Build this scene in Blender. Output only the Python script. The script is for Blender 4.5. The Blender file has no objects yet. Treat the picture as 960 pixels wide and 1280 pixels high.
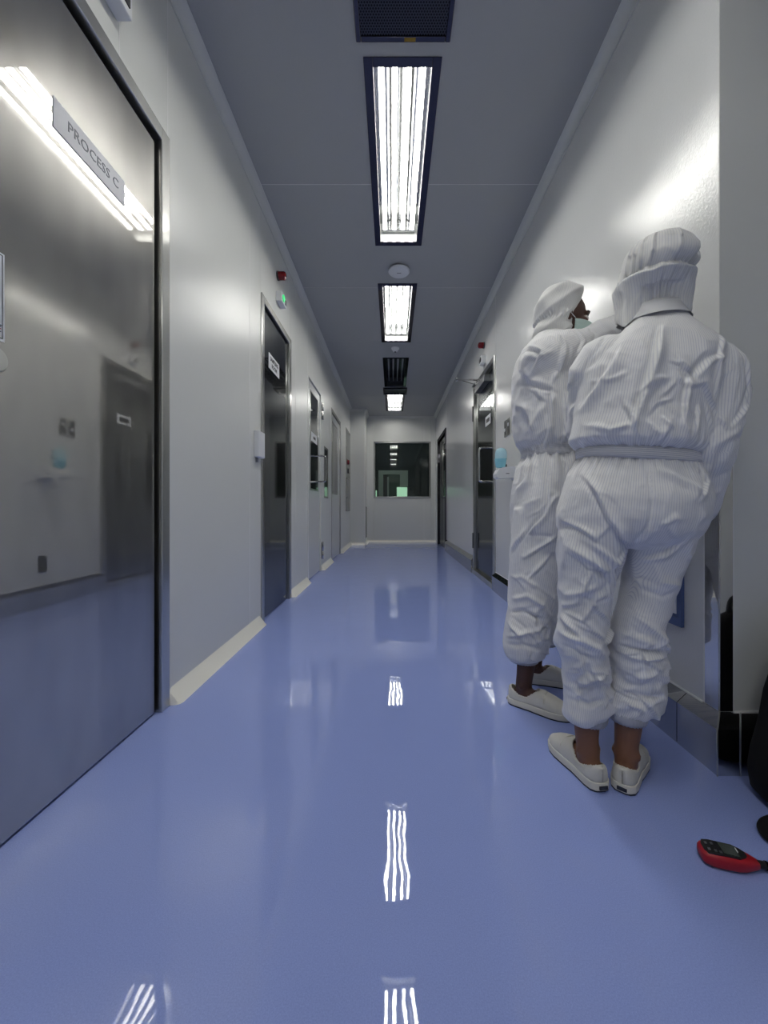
import bpy, bmesh, math, random
import numpy as np
from mathutils import Vector, Matrix, noise

random.seed(7)
scene = bpy.context.scene
C = scene.collection
PI = math.pi

# ------------------------------------------------------------------ camera, world, exposure
F = 490.0; VX = 490.5; VY = 634.5; CH = 0.78          # focal (px), vanishing point, camera height
cam_d = bpy.data.cameras.new('camera')
cam = bpy.data.objects.new('camera', cam_d)
C.objects.link(cam)
cam.location = (0, 0, CH)
cam.rotation_euler = (PI / 2, 0, 0)
cam_d.sensor_fit = 'AUTO'; cam_d.sensor_width = 36.0
cam_d.lens = F / 1280.0 * 36.0
cam_d.shift_x = -(VX - 480.0) / 1280.0
cam_d.shift_y = (VY - 640.0) / 1280.0
cam_d.clip_start = 0.02; cam_d.clip_end = 100
scene.camera = cam

world = bpy.data.worlds.new('world'); scene.world = world
world.use_nodes = True
world.node_tree.nodes['Background'].inputs[0].default_value = (0.02, 0.02, 0.022, 1)
world.node_tree.nodes['Background'].inputs[1].default_value = 0.3

scene.view_settings.view_transform = 'Standard'
scene.view_settings.look = 'None'
scene.view_settings.gamma = 1.0
scene.view_settings.use_curve_mapping = False
scene.view_settings.exposure = 0.1
TUBE = 26.0                                            # radiance of the fluorescent tubes

# room dimensions
XL, XR, YB, ZC = -0.885, 0.98, 8.88, 2.84              # left wall, right wall, back wall, ceiling
XC = 0.047                                             # corridor centre line
YR = 1.175                                             # where the right wall begins
XE, YE = 2.3, -2.7                                     # side bay and rear wall, behind the camera
YP, XP = 8.2, -0.577                                   # pillar in the far left corner


def P(px, py, y):
    """point at depth y that the photograph shows at (px, py)"""
    return Vector(((px - VX) * y / F, y, CH - (py - VY) * y / F))


# ------------------------------------------------------------------ materials
def srgb(r, g, b):
    f = lambda c: (c / 12.92 if c <= 0.04045 else ((c + 0.055) / 1.055) ** 2.4)
    return (f(r / 255), f(g / 255), f(b / 255), 1)


M = {}


def mat(name, col, rough=0.5, metal=0.0, spec=0.5, coat=0.0, bump=None, var=None, emit=None):
    m = bpy.data.materials.new(name); m.use_nodes = True
    nt = m.node_tree; b = nt.nodes['Principled BSDF']
    b.inputs['Base Color'].default_value = col
    b.inputs['Roughness'].default_value = rough
    b.inputs['Metallic'].default_value = metal
    b.inputs['Specular IOR Level'].default_value = spec
    if coat:
        b.inputs['Coat Weight'].default_value = coat
        b.inputs['Coat Roughness'].default_value = 0.05
    tc = nt.nodes.new('ShaderNodeTexCoord')
    if var:
        sc, amt = var
        n = nt.nodes.new('ShaderNodeTexNoise'); n.inputs['Scale'].default_value = sc
        n.inputs['Detail'].default_value = 4
        nt.links.new(tc.outputs['Object'], n.inputs['Vector'])
        mx = nt.nodes.new('ShaderNodeMix'); mx.data_type = 'RGBA'
        mx.inputs[6].default_value = tuple(c * (1 - amt) for c in col[:3]) + (1,)
        mx.inputs[7].default_value = tuple(min(1, c * (1 + amt)) for c in col[:3]) + (1,)
        nt.links.new(n.outputs['Fac'], mx.inputs[0])
        nt.links.new(mx.outputs[2], b.inputs['Base Color'])
    if bump:
        sc, st, dist = bump
        n = nt.nodes.new('ShaderNodeTexNoise'); n.inputs['Scale'].default_value = sc
        n.inputs['Detail'].default_value = 2
        nt.links.new(tc.outputs['Object'], n.inputs['Vector'])
        bp = nt.nodes.new('ShaderNodeBump'); bp.inputs['Strength'].default_value = st
        bp.inputs['Distance'].default_value = dist
        nt.links.new(n.outputs['Fac'], bp.inputs['Height'])
        nt.links.new(bp.outputs['Normal'], b.inputs['Normal'])
    if emit:
        b.inputs['Emission Color'].default_value = emit[0]
        b.inputs['Emission Strength'].default_value = emit[1]
    M[name] = m
    return m


def mat_floor():
    m = mat('epoxy_floor', srgb(104, 122, 190), 0.012, 0, 0.62)
    nt = m.node_tree; b = nt.nodes['Principled BSDF']; tc = nt.nodes['Texture Coordinate']
    n = nt.nodes.new('ShaderNodeTexNoise'); n.inputs['Scale'].default_value = 420; n.inputs['Detail'].default_value = 1
    nt.links.new(tc.outputs['Object'], n.inputs['Vector'])
    cr = nt.nodes.new('ShaderNodeValToRGB')
    cr.color_ramp.elements[0].position = 0.3; cr.color_ramp.elements[0].color = srgb(142, 158, 220)
    cr.color_ramp.elements[1].position = 0.75; cr.color_ramp.elements[1].color = srgb(154, 171, 231)
    nt.links.new(n.outputs['Fac'], cr.inputs['Fac'])
    nt.links.new(cr.outputs['Color'], b.inputs['Base Color'])
    # trowelled waviness of the self-levelled resin
    n2 = nt.nodes.new('ShaderNodeTexNoise'); n2.inputs['Scale'].default_value = 5.0; n2.inputs['Detail'].default_value = 2
    n3 = nt.nodes.new('ShaderNodeTexNoise'); n3.inputs['Scale'].default_value = 60.0; n3.inputs['Detail'].default_value = 1
    nt.links.new(tc.outputs['Object'], n2.inputs['Vector']); nt.links.new(tc.outputs['Object'], n3.inputs['Vector'])
    b1 = nt.nodes.new('ShaderNodeBump'); b1.inputs['Strength'].default_value = 0.32; b1.inputs['Distance'].default_value = 0.004
    nt.links.new(n2.outputs['Fac'], b1.inputs['Height'])
    b2 = nt.nodes.new('ShaderNodeBump'); b2.inputs['Strength'].default_value = 0.06; b2.inputs['Distance'].default_value = 0.0003
    nt.links.new(n3.outputs['Fac'], b2.inputs['Height']); nt.links.new(b1.outputs['Normal'], b2.inputs['Normal'])
    nt.links.new(b2.outputs['Normal'], b.inputs['Normal'])


def mat_steel(name, col, r_sharp, r_wide, mix):
    """brushed stainless: a sharp and a hazy metallic lobe together"""
    m = bpy.data.materials.new(name); m.use_nodes = True; nt = m.node_tree
    nt.nodes.remove(nt.nodes['Principled BSDF']); out = nt.nodes['Material Output']
    g1 = nt.nodes.new('ShaderNodeBsdfAnisotropic'); g2 = nt.nodes.new('ShaderNodeBsdfAnisotropic')
    g1.inputs['Color'].default_value = col; g2.inputs['Color'].default_value = col
    g1.inputs['Roughness'].default_value = r_sharp; g2.inputs['Roughness'].default_value = r_wide
    tc = nt.nodes.new('ShaderNodeTexCoord')
    mp = nt.nodes.new('ShaderNodeMapping'); mp.inputs['Scale'].default_value = (3, 3, 1.2)
    nt.links.new(tc.outputs['Object'], mp.inputs['Vector'])
    n = nt.nodes.new('ShaderNodeTexNoise'); n.inputs['Scale'].default_value = 1.6; n.inputs['Detail'].default_value = 2
    nt.links.new(mp.outputs['Vector'], n.inputs['Vector'])
    mr = nt.nodes.new('ShaderNodeMapRange'); mr.inputs['To Min'].default_value = mix - 0.06; mr.inputs['To Max'].default_value = mix + 0.06
    mr.inputs['From Min'].default_value = 0.3; mr.inputs['From Max'].default_value = 0.7
    nt.links.new(n.outputs['Fac'], mr.inputs['Value'])
    mx = nt.nodes.new('ShaderNodeMixShader')
    nt.links.new(mr.outputs[0], mx.inputs[0]); nt.links.new(g1.outputs[0], mx.inputs[1]); nt.links.new(g2.outputs[0], mx.inputs[2])
    nt.links.new(mx.outputs[0], out.inputs['Surface'])
    M[name] = m


def mat_glass(name, tint, ior=1.5):
    m = bpy.data.materials.new(name); m.use_nodes = True; nt = m.node_tree
    nt.nodes.remove(nt.nodes['Principled BSDF']); out = nt.nodes['Material Output']
    t = nt.nodes.new('ShaderNodeBsdfTransparent'); t.inputs['Color'].default_value = tint
    g = nt.nodes.new('ShaderNodeBsdfGlossy'); g.inputs['Roughness'].default_value = 0.01
    fr = nt.nodes.new('ShaderNodeFresnel'); fr.inputs['IOR'].default_value = ior
    mx = nt.nodes.new('ShaderNodeMixShader')
    nt.links.new(fr.outputs[0], mx.inputs[0]); nt.links.new(t.outputs[0], mx.inputs[1]); nt.links.new(g.outputs[0], mx.inputs[2])
    nt.links.new(mx.outputs[0], out.inputs['Surface'])
    M[name] = m


def mat_cloth(name, base, line, period=0.0068, depth=1.0):
    """white cleanroom polyester with fine woven grey carbon stripes (attribute 'stripe' runs around each limb)"""
    m = mat(name, base, 0.55, 0, 0.3)
    nt = m.node_tree; b = nt.nodes['Principled BSDF']; tc = nt.nodes['Texture Coordinate']
    b.inputs['Sheen Weight'].default_value = 0.15
    at = nt.nodes.new('ShaderNodeAttribute'); at.attribute_name = 'stripe'
    mu = nt.nodes.new('ShaderNodeMath'); mu.operation = 'MULTIPLY'; mu.inputs[1].default_value = 2 * PI / period
    nt.links.new(at.outputs['Fac'], mu.inputs[0])
    co = nt.nodes.new('ShaderNodeMath'); co.operation = 'COSINE'; nt.links.new(mu.outputs[0], co.inputs[0])
    mr = nt.nodes.new('ShaderNodeMapRange'); mr.inputs['From Min'].default_value = 0.2; mr.inputs['From Max'].default_value = 1.0
    nt.links.new(co.outputs[0], mr.inputs['Value'])
    mx = nt.nodes.new('ShaderNodeMix'); mx.data_type = 'RGBA'
    mx.inputs[6].default_value = base; mx.inputs[7].default_value = line
    nt.links.new(mr.outputs[0], mx.inputs[0]); nt.links.new(mx.outputs[2], b.inputs['Base Color'])
    n = nt.nodes.new('ShaderNodeTexNoise'); n.inputs['Scale'].default_value = 38; n.inputs['Detail'].default_value = 3
    n.noise_type = 'RIDGED_MULTIFRACTAL'
    nt.links.new(tc.outputs['Object'], n.inputs['Vector'])
    bp = nt.nodes.new('ShaderNodeBump'); bp.inputs['Strength'].default_value = 0.45 * depth; bp.inputs['Distance'].default_value = 0.004
    nt.links.new(n.outputs['Fac'], bp.inputs['Height']); nt.links.new(bp.outputs['Normal'], b.inputs['Normal'])


def mat_perforated():
    m = mat('perforated_plate', srgb(72, 74, 84), 0.35, 0.6)
    nt = m.node_tree; b = nt.nodes['Principled BSDF']; tc = nt.nodes['Texture Coordinate']
    mp = nt.nodes.new('ShaderNodeMapping'); mp.inputs['Scale'].default_value = (1 / 0.0115, 1 / 0.0199, 0)
    nt.links.new(tc.outputs['Object'], mp.inputs['Vector'])
    ds = []
    for off in (0.0, 0.5):
        ad = nt.nodes.new('ShaderNodeVectorMath'); ad.operation = 'ADD'; ad.inputs[1].default_value = (off, off, 0)
        nt.links.new(mp.outputs[0], ad.inputs[0])
        fr = nt.nodes.new('ShaderNodeVectorMath'); fr.operation = 'FRACTION'; nt.links.new(ad.outputs[0], fr.inputs[0])
        sb = nt.nodes.new('ShaderNodeVectorMath'); sb.operation = 'SUBTRACT'; sb.inputs[1].default_value = (0.5, 0.5, 0)
        nt.links.new(fr.outputs[0], sb.inputs[0])
        sc = nt.nodes.new('ShaderNodeVectorMath'); sc.operation = 'MULTIPLY'; sc.inputs[1].default_value = (1, 1.73, 0)
        nt.links.new(sb.outputs[0], sc.inputs[0])
        ln = nt.nodes.new('ShaderNodeVectorMath'); ln.operation = 'LENGTH'; nt.links.new(sc.outputs[0], ln.inputs[0])
        ds.append(ln)
    mn = nt.nodes.new('ShaderNodeMath'); mn.operation = 'MINIMUM'
    nt.links.new(ds[0].outputs['Value'], mn.inputs[0]); nt.links.new(ds[1].outputs['Value'], mn.inputs[1])
    lt = nt.nodes.new('ShaderNodeMath'); lt.operation = 'LESS_THAN'; lt.inputs[1].default_value = 0.33
    nt.links.new(mn.outputs[0], lt.inputs[0])
    mx = nt.nodes.new('ShaderNodeMix'); mx.data_type = 'RGBA'
    mx.inputs[6].default_value = srgb(72, 74, 84); mx.inputs[7].default_value = (0.004, 0.004, 0.005, 1)
    nt.links.new(lt.outputs[0], mx.inputs[0]); nt.links.new(mx.outputs[2], b.inputs['Base Color'])


mat_floor()
mat('wall_paint', (0.69, 0.70, 0.675, 1), 0.30, 0, 0.5, bump=(160, 0.10, 0.0012))
mat('wall_paint_right', (0.70, 0.71, 0.71, 1), 0.13, 0, 0.5, bump=(130, 0.55, 0.0012))
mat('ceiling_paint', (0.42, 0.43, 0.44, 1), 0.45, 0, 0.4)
mat('sealant', (0.80, 0.80, 0.79, 1), 0.4)
mat('cove_cream', srgb(242, 240, 230), 0.3)
mat('door_paint', (0.62, 0.63, 0.625, 1), 0.22, bump=(160, 0.06, 0.001))
mat_steel('door_steel', (0.52, 0.51, 0.485, 1), 0.012, 0.28, 0.32)
mat_steel('door_steel_dark', (0.27, 0.28, 0.285, 1), 0.03, 0.25, 0.30)
mat_steel('frame_steel', (0.60, 0.60, 0.58, 1), 0.10, 0.35, 0.4)
mat_steel('mirror_steel', (0.58, 0.58, 0.57, 1), 0.02, 0.12, 0.3)
mat_steel('trim_steel', (0.105, 0.10, 0.115, 1), 0.05, 0.2, 0.35)
mat('black_rubber', (0.004, 0.004, 0.005, 1), 0.9, 0, 0.05)
mat('black_plastic', (0.012, 0.012, 0.013, 1), 0.35)
mat('dark_grey', srgb(52, 54, 56), 0.4)
mat('white_plastic', srgb(225, 227, 230), 0.3)
mat('paper', srgb(228, 230, 234), 0.35)
mat('laminated_paper', srgb(158, 162, 174), 0.32, 0, 0.35)
mat('ink', (0.02, 0.02, 0.03, 1), 0.5)
mat('faded_ink', srgb(72, 76, 90), 0.4)
mat('red_ink', srgb(170, 20, 30), 0.5)
mat('red_lens', srgb(120, 8, 16), 0.2)
mat('green_lamp', srgb(40, 150, 90), 0.3, emit=(srgb(60, 220, 130), 0.8))
mat('reflector_white', (0.34, 0.345, 0.35, 1), 0.14, 1.0)
mat('end_white', (0.30, 0.31, 0.31, 1), 0.4)
mat('reflector_unlit', (0.10, 0.11, 0.12, 1), 0.2, 0.5)  # darker copy: the unlit fixture's lack of light put into the colour
mat('tube_lit', (1, 1, 1, 1), 0.4, emit=((1.0, 0.985, 0.925, 1), TUBE))
mat('tube_fill', (1, 1, 1, 1), 0.4, emit=((0.9, 1.0, 0.92, 1), 45.0))
mat('tube_off', (0.30, 0.33, 0.34, 1), 0.15)
mat('metal_grey', srgb(150, 152, 155), 0.3, 0.8)
mat('yellow_label', srgb(150, 120, 30), 0.5)
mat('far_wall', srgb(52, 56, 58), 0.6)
mat('far_portal', srgb(205, 214, 206), 0.5)
mat('far_green', srgb(60, 90, 72), 0.4)
mat('lit_green', srgb(200, 235, 205), 0.5, emit=(srgb(196, 240, 205), 0.75))
mat_glass('pane_glass', (0.80, 0.86, 0.84, 1))
mat('dark_glass', (0.018, 0.022, 0.023, 1), 0.03, 0, 0.9)
mat('blue_plastic', srgb(84, 104, 150), 0.3)
mat('sanitizer_blue', srgb(140, 206, 224), 0.12, coat=0.4)
mat('bottle_clear', srgb(176, 218, 230), 0.12, coat=0.4)
mat('meter_red', srgb(168, 24, 40), 0.38, bump=(300, 0.05, 0.001))
mat('bag_black', (0.007, 0.007, 0.008, 1), 0.75, 0, 0.2, bump=(500, 0.4, 0.001))
mat('screen_grey', srgb(70, 78, 74), 0.15)
mat('skin_brown', srgb(136, 95, 72), 0.5, var=(14, 0.12))
mat('skin_dark', srgb(84, 56, 46), 0.5, var=(14, 0.12))
mat('eye_white', srgb(200, 195, 190), 0.2)
mat('iris_dark', (0.01, 0.006, 0.004, 1), 0.1)
mat('hair_black', (0.008, 0.007, 0.007, 1), 0.5)
mat('mask_green', srgb(182, 204, 199), 0.7)
mat('shoe_canvas', srgb(216, 214, 206), 0.6, var=(30, 0.05), bump=(700, 0.3, 0.0008))
mat('shoe_sole', srgb(222, 219, 208), 0.45)
mat('sole_dark', srgb(40, 44, 58), 0.6)
mat_cloth('cloth_white', srgb(236, 236, 236), srgb(210, 211, 219))
mat_cloth('cloth_hood', srgb(226, 226, 224), srgb(210, 211, 214), 0.0068, 0.6)
mat_cloth('cloth_band', srgb(222, 222, 223), srgb(182, 184, 194), 0.0046, 0.3)
mat_perforated()


# ------------------------------------------------------------------ mesh helpers
def link(name, me, m, parent=None, base=None, smooth=False):
    """link a mesh built in world coordinates; its origin goes to `base` (or to its own bottom centre)"""
    n = len(me.vertices)
    co = np.empty(n * 3, dtype=np.float32); me.vertices.foreach_get('co', co); co = co.reshape(-1, 3)
    if base is None:
        lo, hi = co.min(0), co.max(0)
        base = Vector(((lo[0] + hi[0]) / 2, (lo[1] + hi[1]) / 2, lo[2]))
    base = Vector(base)
    co -= np.array(base, dtype=np.float32)
    me.vertices.foreach_set('co', co.ravel()); me.update()
    if smooth:
        me.polygons.foreach_set('use_smooth', [True] * len(me.polygons))
    ms = m if isinstance(m, (list, tuple)) else [m]
    for k in ms:
        me.materials.append(M[k] if isinstance(k, str) else k)
    o = bpy.data.objects.new(name, me)
    C.objects.link(o)
    if parent is not None:
        o.parent = parent
        o.location = base - world_loc(parent)
    else:
        o.location = base
    return o


def world_loc(o):
    v = Vector(o.location)
    while o.parent is not None:
        o = o.parent; v += Vector(o.location)
    return v


def obj(name, bm, m, parent=None, smooth=False, base=None):
    me = bpy.data.meshes.new(name)
    bmesh.ops.recalc_face_normals(bm, faces=bm.faces)
    bm.to_mesh(me); bm.free()
    o = link(name, me, m, parent, base, smooth)
    if smooth == 'auto':
        for p in me.polygons: p.use_smooth = True
        md = o.modifiers.new('edges', 'EDGE_SPLIT'); md.split_angle = math.radians(38)
    return o


def empty(name, loc, label=None, cat=None, group=None, kind=None):
    o = bpy.data.objects.new(name, None); C.objects.link(o)
    o.location = loc; o.empty_display_size = 0.1
    tag(o, label, cat, group, kind)
    return o


def tag(o, label=None, cat=None, group=None, kind=None):
    if label: o['label'] = label
    if cat: o['category'] = cat
    if group: o['group'] = group
    if kind: o['kind'] = kind
    return o


def NB(): return bmesh.new()


def box(bm, x0, x1, y0, y1, z0, z1, bev=0.0, seg=2):
    x0, x1 = min(x0, x1), max(x0, x1); y0, y1 = min(y0, y1), max(y0, y1); z0, z1 = min(z0, z1), max(z0, z1)
    vs = [bm.verts.new((x, y, z)) for x in (x0, x1) for y in (y0, y1) for z in (z0, z1)]
    fs = [(0, 1, 3, 2), (4, 6, 7, 5), (0, 4, 5, 1), (2, 3, 7, 6), (0, 2, 6, 4), (1, 5, 7, 3)]
    faces = [bm.faces.new([vs[i] for i in f]) for f in fs]
    if bev > 0:
        es = set(e for f in faces for e in f.edges)
        bmesh.ops.bevel(bm, geom=list(es), offset=bev, segments=seg, affect='EDGES', profile=0.5)
    return bm


def boxo(name, x0, x1, y0, y1, z0, z1, m, parent=None, bev=0.0, **k):
    return obj(name, box(NB(), x0, x1, y0, y1, z0, z1, bev), m, parent, **k)


def loft(bm, rings, cap=True, closed=True):
    rows = [[bm.verts.new(p) for p in r] for r in rings]
    n = len(rows[0])
    for a, b in zip(rows[:-1], rows[1:]):
        for i in range(n if closed else n - 1):
            j = (i + 1) % n
            bm.faces.new((a[i], a[j], b[j], b[i]))
    if cap and closed:
        bm.faces.new(rows[0][::-1]); bm.faces.new(rows[-1])
    return rows


def ell(c, u, v, a, b, n=28, e=1.0):
    out = []
    for i in range(n):
        t = 2 * PI * i / n
        cx, sx = math.cos(t), math.sin(t)
        if e != 1.0:
            cx = math.copysign(abs(cx) ** e, cx); sx = math.copysign(abs(sx) ** e, sx)
        out.append(Vector(c) + u * (a * cx) + v * (b * sx))
    return out


def tube(bm, pts, rad, n=14, cap=True, flat=None):
    """tube along a polyline; rad: number or list; flat: (dir, ratio) squashes along dir"""
    pts = [Vector(p) for p in pts]
    if not isinstance(rad, (list, tuple)): rad = [rad] * len(pts)
    ref = None; rings = []
    for i, p in enumerate(pts):
        d = (pts[min(i + 1, len(pts) - 1)] - pts[max(i - 1, 0)]).normalized()
        if ref is None:
            ref = Vector((0, 0, 1)) if abs(d.z) < 0.9 else Vector((1, 0, 0))
        u = (ref - d * ref.dot(d)).normalized(); ref = u
        v = d.cross(u)
        r = rad[i]
        a, b = r if isinstance(r, (tuple, list)) else (r, r)
        rings.append(ell(p, u, v, a, b, n))
    loft(bm, rings, cap)
    return bm


def smooth_path(pts, k=6):
    """Catmull-Rom"""
    pts = [Vector(p) for p in pts]
    out = []
    for i in range(len(pts) - 1):
        p0 = pts[max(i - 1, 0)]; p1 = pts[i]; p2 = pts[i + 1]; p3 = pts[min(i + 2, len(pts) - 1)]
        for s in range(k):
            t = s / k
            out.append(0.5 * ((2 * p1) + (p2 - p0) * t + (2 * p0 - 5 * p1 + 4 * p2 - p3) * t * t + (-p0 + 3 * p1 - 3 * p2 + p3) * t ** 3))
    out.append(pts[-1])
    return out


def disc(bm, c, axis, prof, n=32):
    """lathe: prof = [(radius, height along axis)]"""
    axis = Vector(axis).normalized()
    ref = Vector((0, 0, 1)) if abs(axis.z) < 0.9 else Vector((1, 0, 0))
    u = (ref - axis * ref.dot(axis)).normalized(); v = axis.cross(u)
    loft(bm, [ell(Vector(c) + axis * h, u, v, max(r, 1e-4), max(r, 1e-4), n) for r, h in prof])
    return bm


def sphere(bm, c, rx, ry, rz, rot=None, n=20):
    mt = Matrix.Translation(Vector(c))
    if rot is not None: mt = mt @ rot
    mt = mt @ Matrix.Diagonal((rx, ry, rz, 1))
    bmesh.ops.create_uvsphere(bm, u_segments=n, v_segments=max(8, n // 2), radius=1.0, matrix=mt)
    return bm


def text_mesh(name, txt, size, origin, xdir, ydir, m, parent, align='CENTER', thick=0.0004, bold=0.0):
    cu = bpy.data.curves.new(name, 'FONT'); cu.body = txt; cu.size = size; cu.align_x = align; cu.align_y = 'CENTER'
    cu.extrude = thick; cu.offset = bold; cu.resolution_u = 2
    t = bpy.data.objects.new(name, cu); C.objects.link(t)
    dg = bpy.context.evaluated_depsgraph_get(); dg.update()
    me = bpy.data.meshes.new_from_object(t.evaluated_get(dg))
    bpy.data.objects.remove(t); bpy.data.curves.remove(cu)
    xd = Vector(xdir).normalized(); yd = Vector(ydir).normalized(); zd = xd.cross(yd)
    mt = Matrix(((xd.x, yd.x, zd.x, origin[0]), (xd.y, yd.y, zd.y, origin[1]), (xd.z, yd.z, zd.z, origin[2]), (0, 0, 0, 1)))
    me.transform(mt); me.materials.clear()
    return link(name, me, m, parent)


# ------------------------------------------------------------------ setting: floor, ceiling, walls
boxo('floor', XL - 0.1, XE + 0.05, YE - 0.05, YB + 0.05, -0.05, 0.0, 'epoxy_floor', base=(0, 0, 0))['kind'] = 'structure'

LIGHTS = [(-1.79, -0.51, True), (0.0, 1.27, True), (1.79, 3.08, True), (3.60, 4.88, True), (5.38, 6.68, False), (7.10, 8.36, True)]
GRILLES = [(1.30, 1.727), (6.72, 7.06)]
HW = 0.150                                             # half width of the opening for a luminaire
holes = [(XC - HW, XC + HW, a + 0.03, b - 0.03) for a, b, _ in LIGHTS] + [(XC - 0.17, XC + 0.17, a + 0.03, b - 0.03) for a, b in GRILLES]

ceiling = empty('ceiling', (0, 0, ZC), kind='structure')
JY = [YE, -2.20, -1.05, 0.11, 1.27, 2.50, 3.675, 4.85, 6.03, 7.20, 8.40, YB]


def slab_with_holes(bm, x0, x1, y0, y1, z0, z1):
    xs = {x0, x1}; ys = {y0, y1}
    hs = [h for h in holes if h[0] < x1 and h[1] > x0 and h[2] < y1 and h[3] > y0]
    for h in hs:
        xs |= {v for v in h[:2] if x0 < v < x1}; ys |= {v for v in h[2:] if y0 < v < y1}
    xs = sorted(xs); ys = sorted(ys)
    for a, b in zip(xs[:-1], xs[1:]):
        for c, d in zip(ys[:-1], ys[1:]):
            cx, cy = (a + b) / 2, (c + d) / 2
            if any(h[0] < cx < h[1] and h[2] < cy < h[3] for h in hs): continue
            box(bm, a, b, c, d, z0, z1)


g = 0.0022
for a, b in zip(JY[:-1], JY[1:]):
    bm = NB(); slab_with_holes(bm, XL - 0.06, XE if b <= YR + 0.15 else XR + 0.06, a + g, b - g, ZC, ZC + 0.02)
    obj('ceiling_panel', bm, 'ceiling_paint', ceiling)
for j in JY[1:-1]:
    cut = [(h[0], h[1]) for h in holes if h[2] < j < h[3]]
    ends = [XL - 0.05] + [q for c in cut for q in c] + [XR + 0.05 if j > YR else XE]
    for a, b in zip(ends[::2], ends[1::2]):
        boxo('joint_sealant', a, b, j - g, j + g, ZC + 0.001, ZC + 0.012, 'sealant', ceiling)

# left wall: sandwich panels with sealed joints round the door openings
wl = empty('wall_left', (XL, 3.5, 0), kind='structure')
DA, DB, DC, DD = (0.60, 1.543), (2.636, 3.40), (4.09, 4.87), (5.67, 6.67)
DH = 2.23


def panels_x(parent, xf, sgn, spans, m, thick=0.05):
    """wall panels on a wall whose face is x = xf; sgn: -1 panel lies towards -x"""
    for (y0, y1, z0, z1) in spans:
        boxo('wall_panel', xf, xf + sgn * thick, y0 + g, y1 - g, z0, z1, m, parent, bev=0.0008)


panels_x(wl, XL, -1, [(YE, 0.11, 0, ZC), (0.11, DA[0], 0, ZC), (DA[0], 1.27, DH, ZC), (1.27, DA[1], DH, ZC), (DA[1], 2.43, 0, ZC),
                      (2.43, DB[0], 0, ZC), (DB[0], DB[1], DH, ZC), (DB[1], 3.59, 0, ZC), (3.59, DC[0], 0, ZC), (DC[0], 4.75, 2.2, ZC),
                      (4.75, DC[1], 2.2, ZC), (DC[1], DD[0], 0, ZC), (DD[0], 5.91, DH, ZC), (5.91, DD[1], DH, ZC), (DD[1], 7.07, 0, ZC),
                      (7.07, YP + 0.05, 0, ZC)], 'wall_paint')
for y in (0.11, DA[1], 1.27, 2.43, 3.59, 4.75, 5.91, 7.07, DC[0], DC[1], DD[0]):
    z0 = DH if (y in (1.27, 4.75, 5.91)) else 0
    boxo('joint_sealant', XL - 0.012, XL + 0.0006, y - g - 0.0005, y + g + 0.0005, z0, ZC, 'sealant', wl)
boxo('wall_core', XL - 0.12, XL - 0.051, YE, YP + 0.05, 0, ZC, 'dark_grey', wl)

# right wall on its kerb
wr = empty('wall_right', (XR, 4, 0), kind='structure')
DR, DF = (3.72, 4.70), (7.10, 8.40)
panels_x(wr, XR, 1, [(YR, DR[0], 0.165, ZC), (DR[0], DR[1], DH, ZC), (DR[1], DF[0], 0.19, ZC), (DF[0], DF[1], DH, ZC), (DF[1], YB, 0.0, ZC)], 'wall_paint_right')
boxo('wall_core', XR + 0.051, XR + 0.12, YR + 0.06, YB, 0, ZC, 'dark_grey', wr)
boxo('joint_sealant', XR - 0.0006, XR + 0.01, DF[0] - 0.004, DF[0] + 0.002, 0.2, ZC, 'sealant', wr)

# the wall that faces the camera to the right of the corridor
wf = empty('wall_front_right', (1.6, YR, 0), kind='structure')
boxo('wall_panel', XR + 0.0005, XE, YR, YR + 0.05, 0.16, ZC, 'wall_paint', wf)
# bay and rear walls (behind the camera)
boxo('wall_bay', XE, XE + 0.05, YE, YR + 0.05, 0, ZC, 'wall_paint')['kind'] = 'structure'
boxo('wall_rear', XL - 0.05, XE + 0.05, YE - 0.05, YE, 0, ZC, 'wall_paint')['kind'] = 'structure'

# back wall with a window opening, pillar
wb = empty('wall_back', (0, YB, 0), kind='structure')
WX0, WX1, WZ0, WZ1 = -0.426, 0.870, 0.997, 2.275
for (x0, x1, z0, z1) in [(XP - 0.05, WX0, 0, ZC), (WX0, 0.716, 0, WZ0), (0.716, WX1, 0, WZ0), (WX0, 0.716, WZ1, ZC), (0.716, WX1, WZ1, ZC), (WX1, XR + 0.05, 0, ZC)]:
    boxo('wall_panel', x0 + 0.0015, x1 - 0.0015, YB, YB + 0.05, z0, z1, 'wall_paint', wb)
boxo('joint_sealant', 0.713, 0.719, YB - 0.0006, YB + 0.01, 0, WZ0, 'sealant', wb)
boxo('joint_sealant', 0.713, 0.719, YB - 0.0006, YB + 0.01, WZ1, ZC, 'sealant', wb)
pil = empty('wall_pillar', (-0.73, YP, 0), kind='structure')
boxo('pillar_face', XL - 0.04, XP, YP, YP + 0.05, 0, ZC, 'wall_paint', pil, bev=0.004)
boxo('pillar_side', XP - 0.05, XP, YP + 0.05, YB, 0, ZC, 'wall_paint', pil)
boxo('corner_strip', XP - 0.012, XP + 0.002, YP - 0.002, YP + 0.012, 0.03, ZC, 'sealant', pil, bev=0.002)
boxo('steel_plate', XP, XP + 0.004, YP + 0.22, YP + 0.62, 0.12, 0.80, 'frame_steel', pil)


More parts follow.
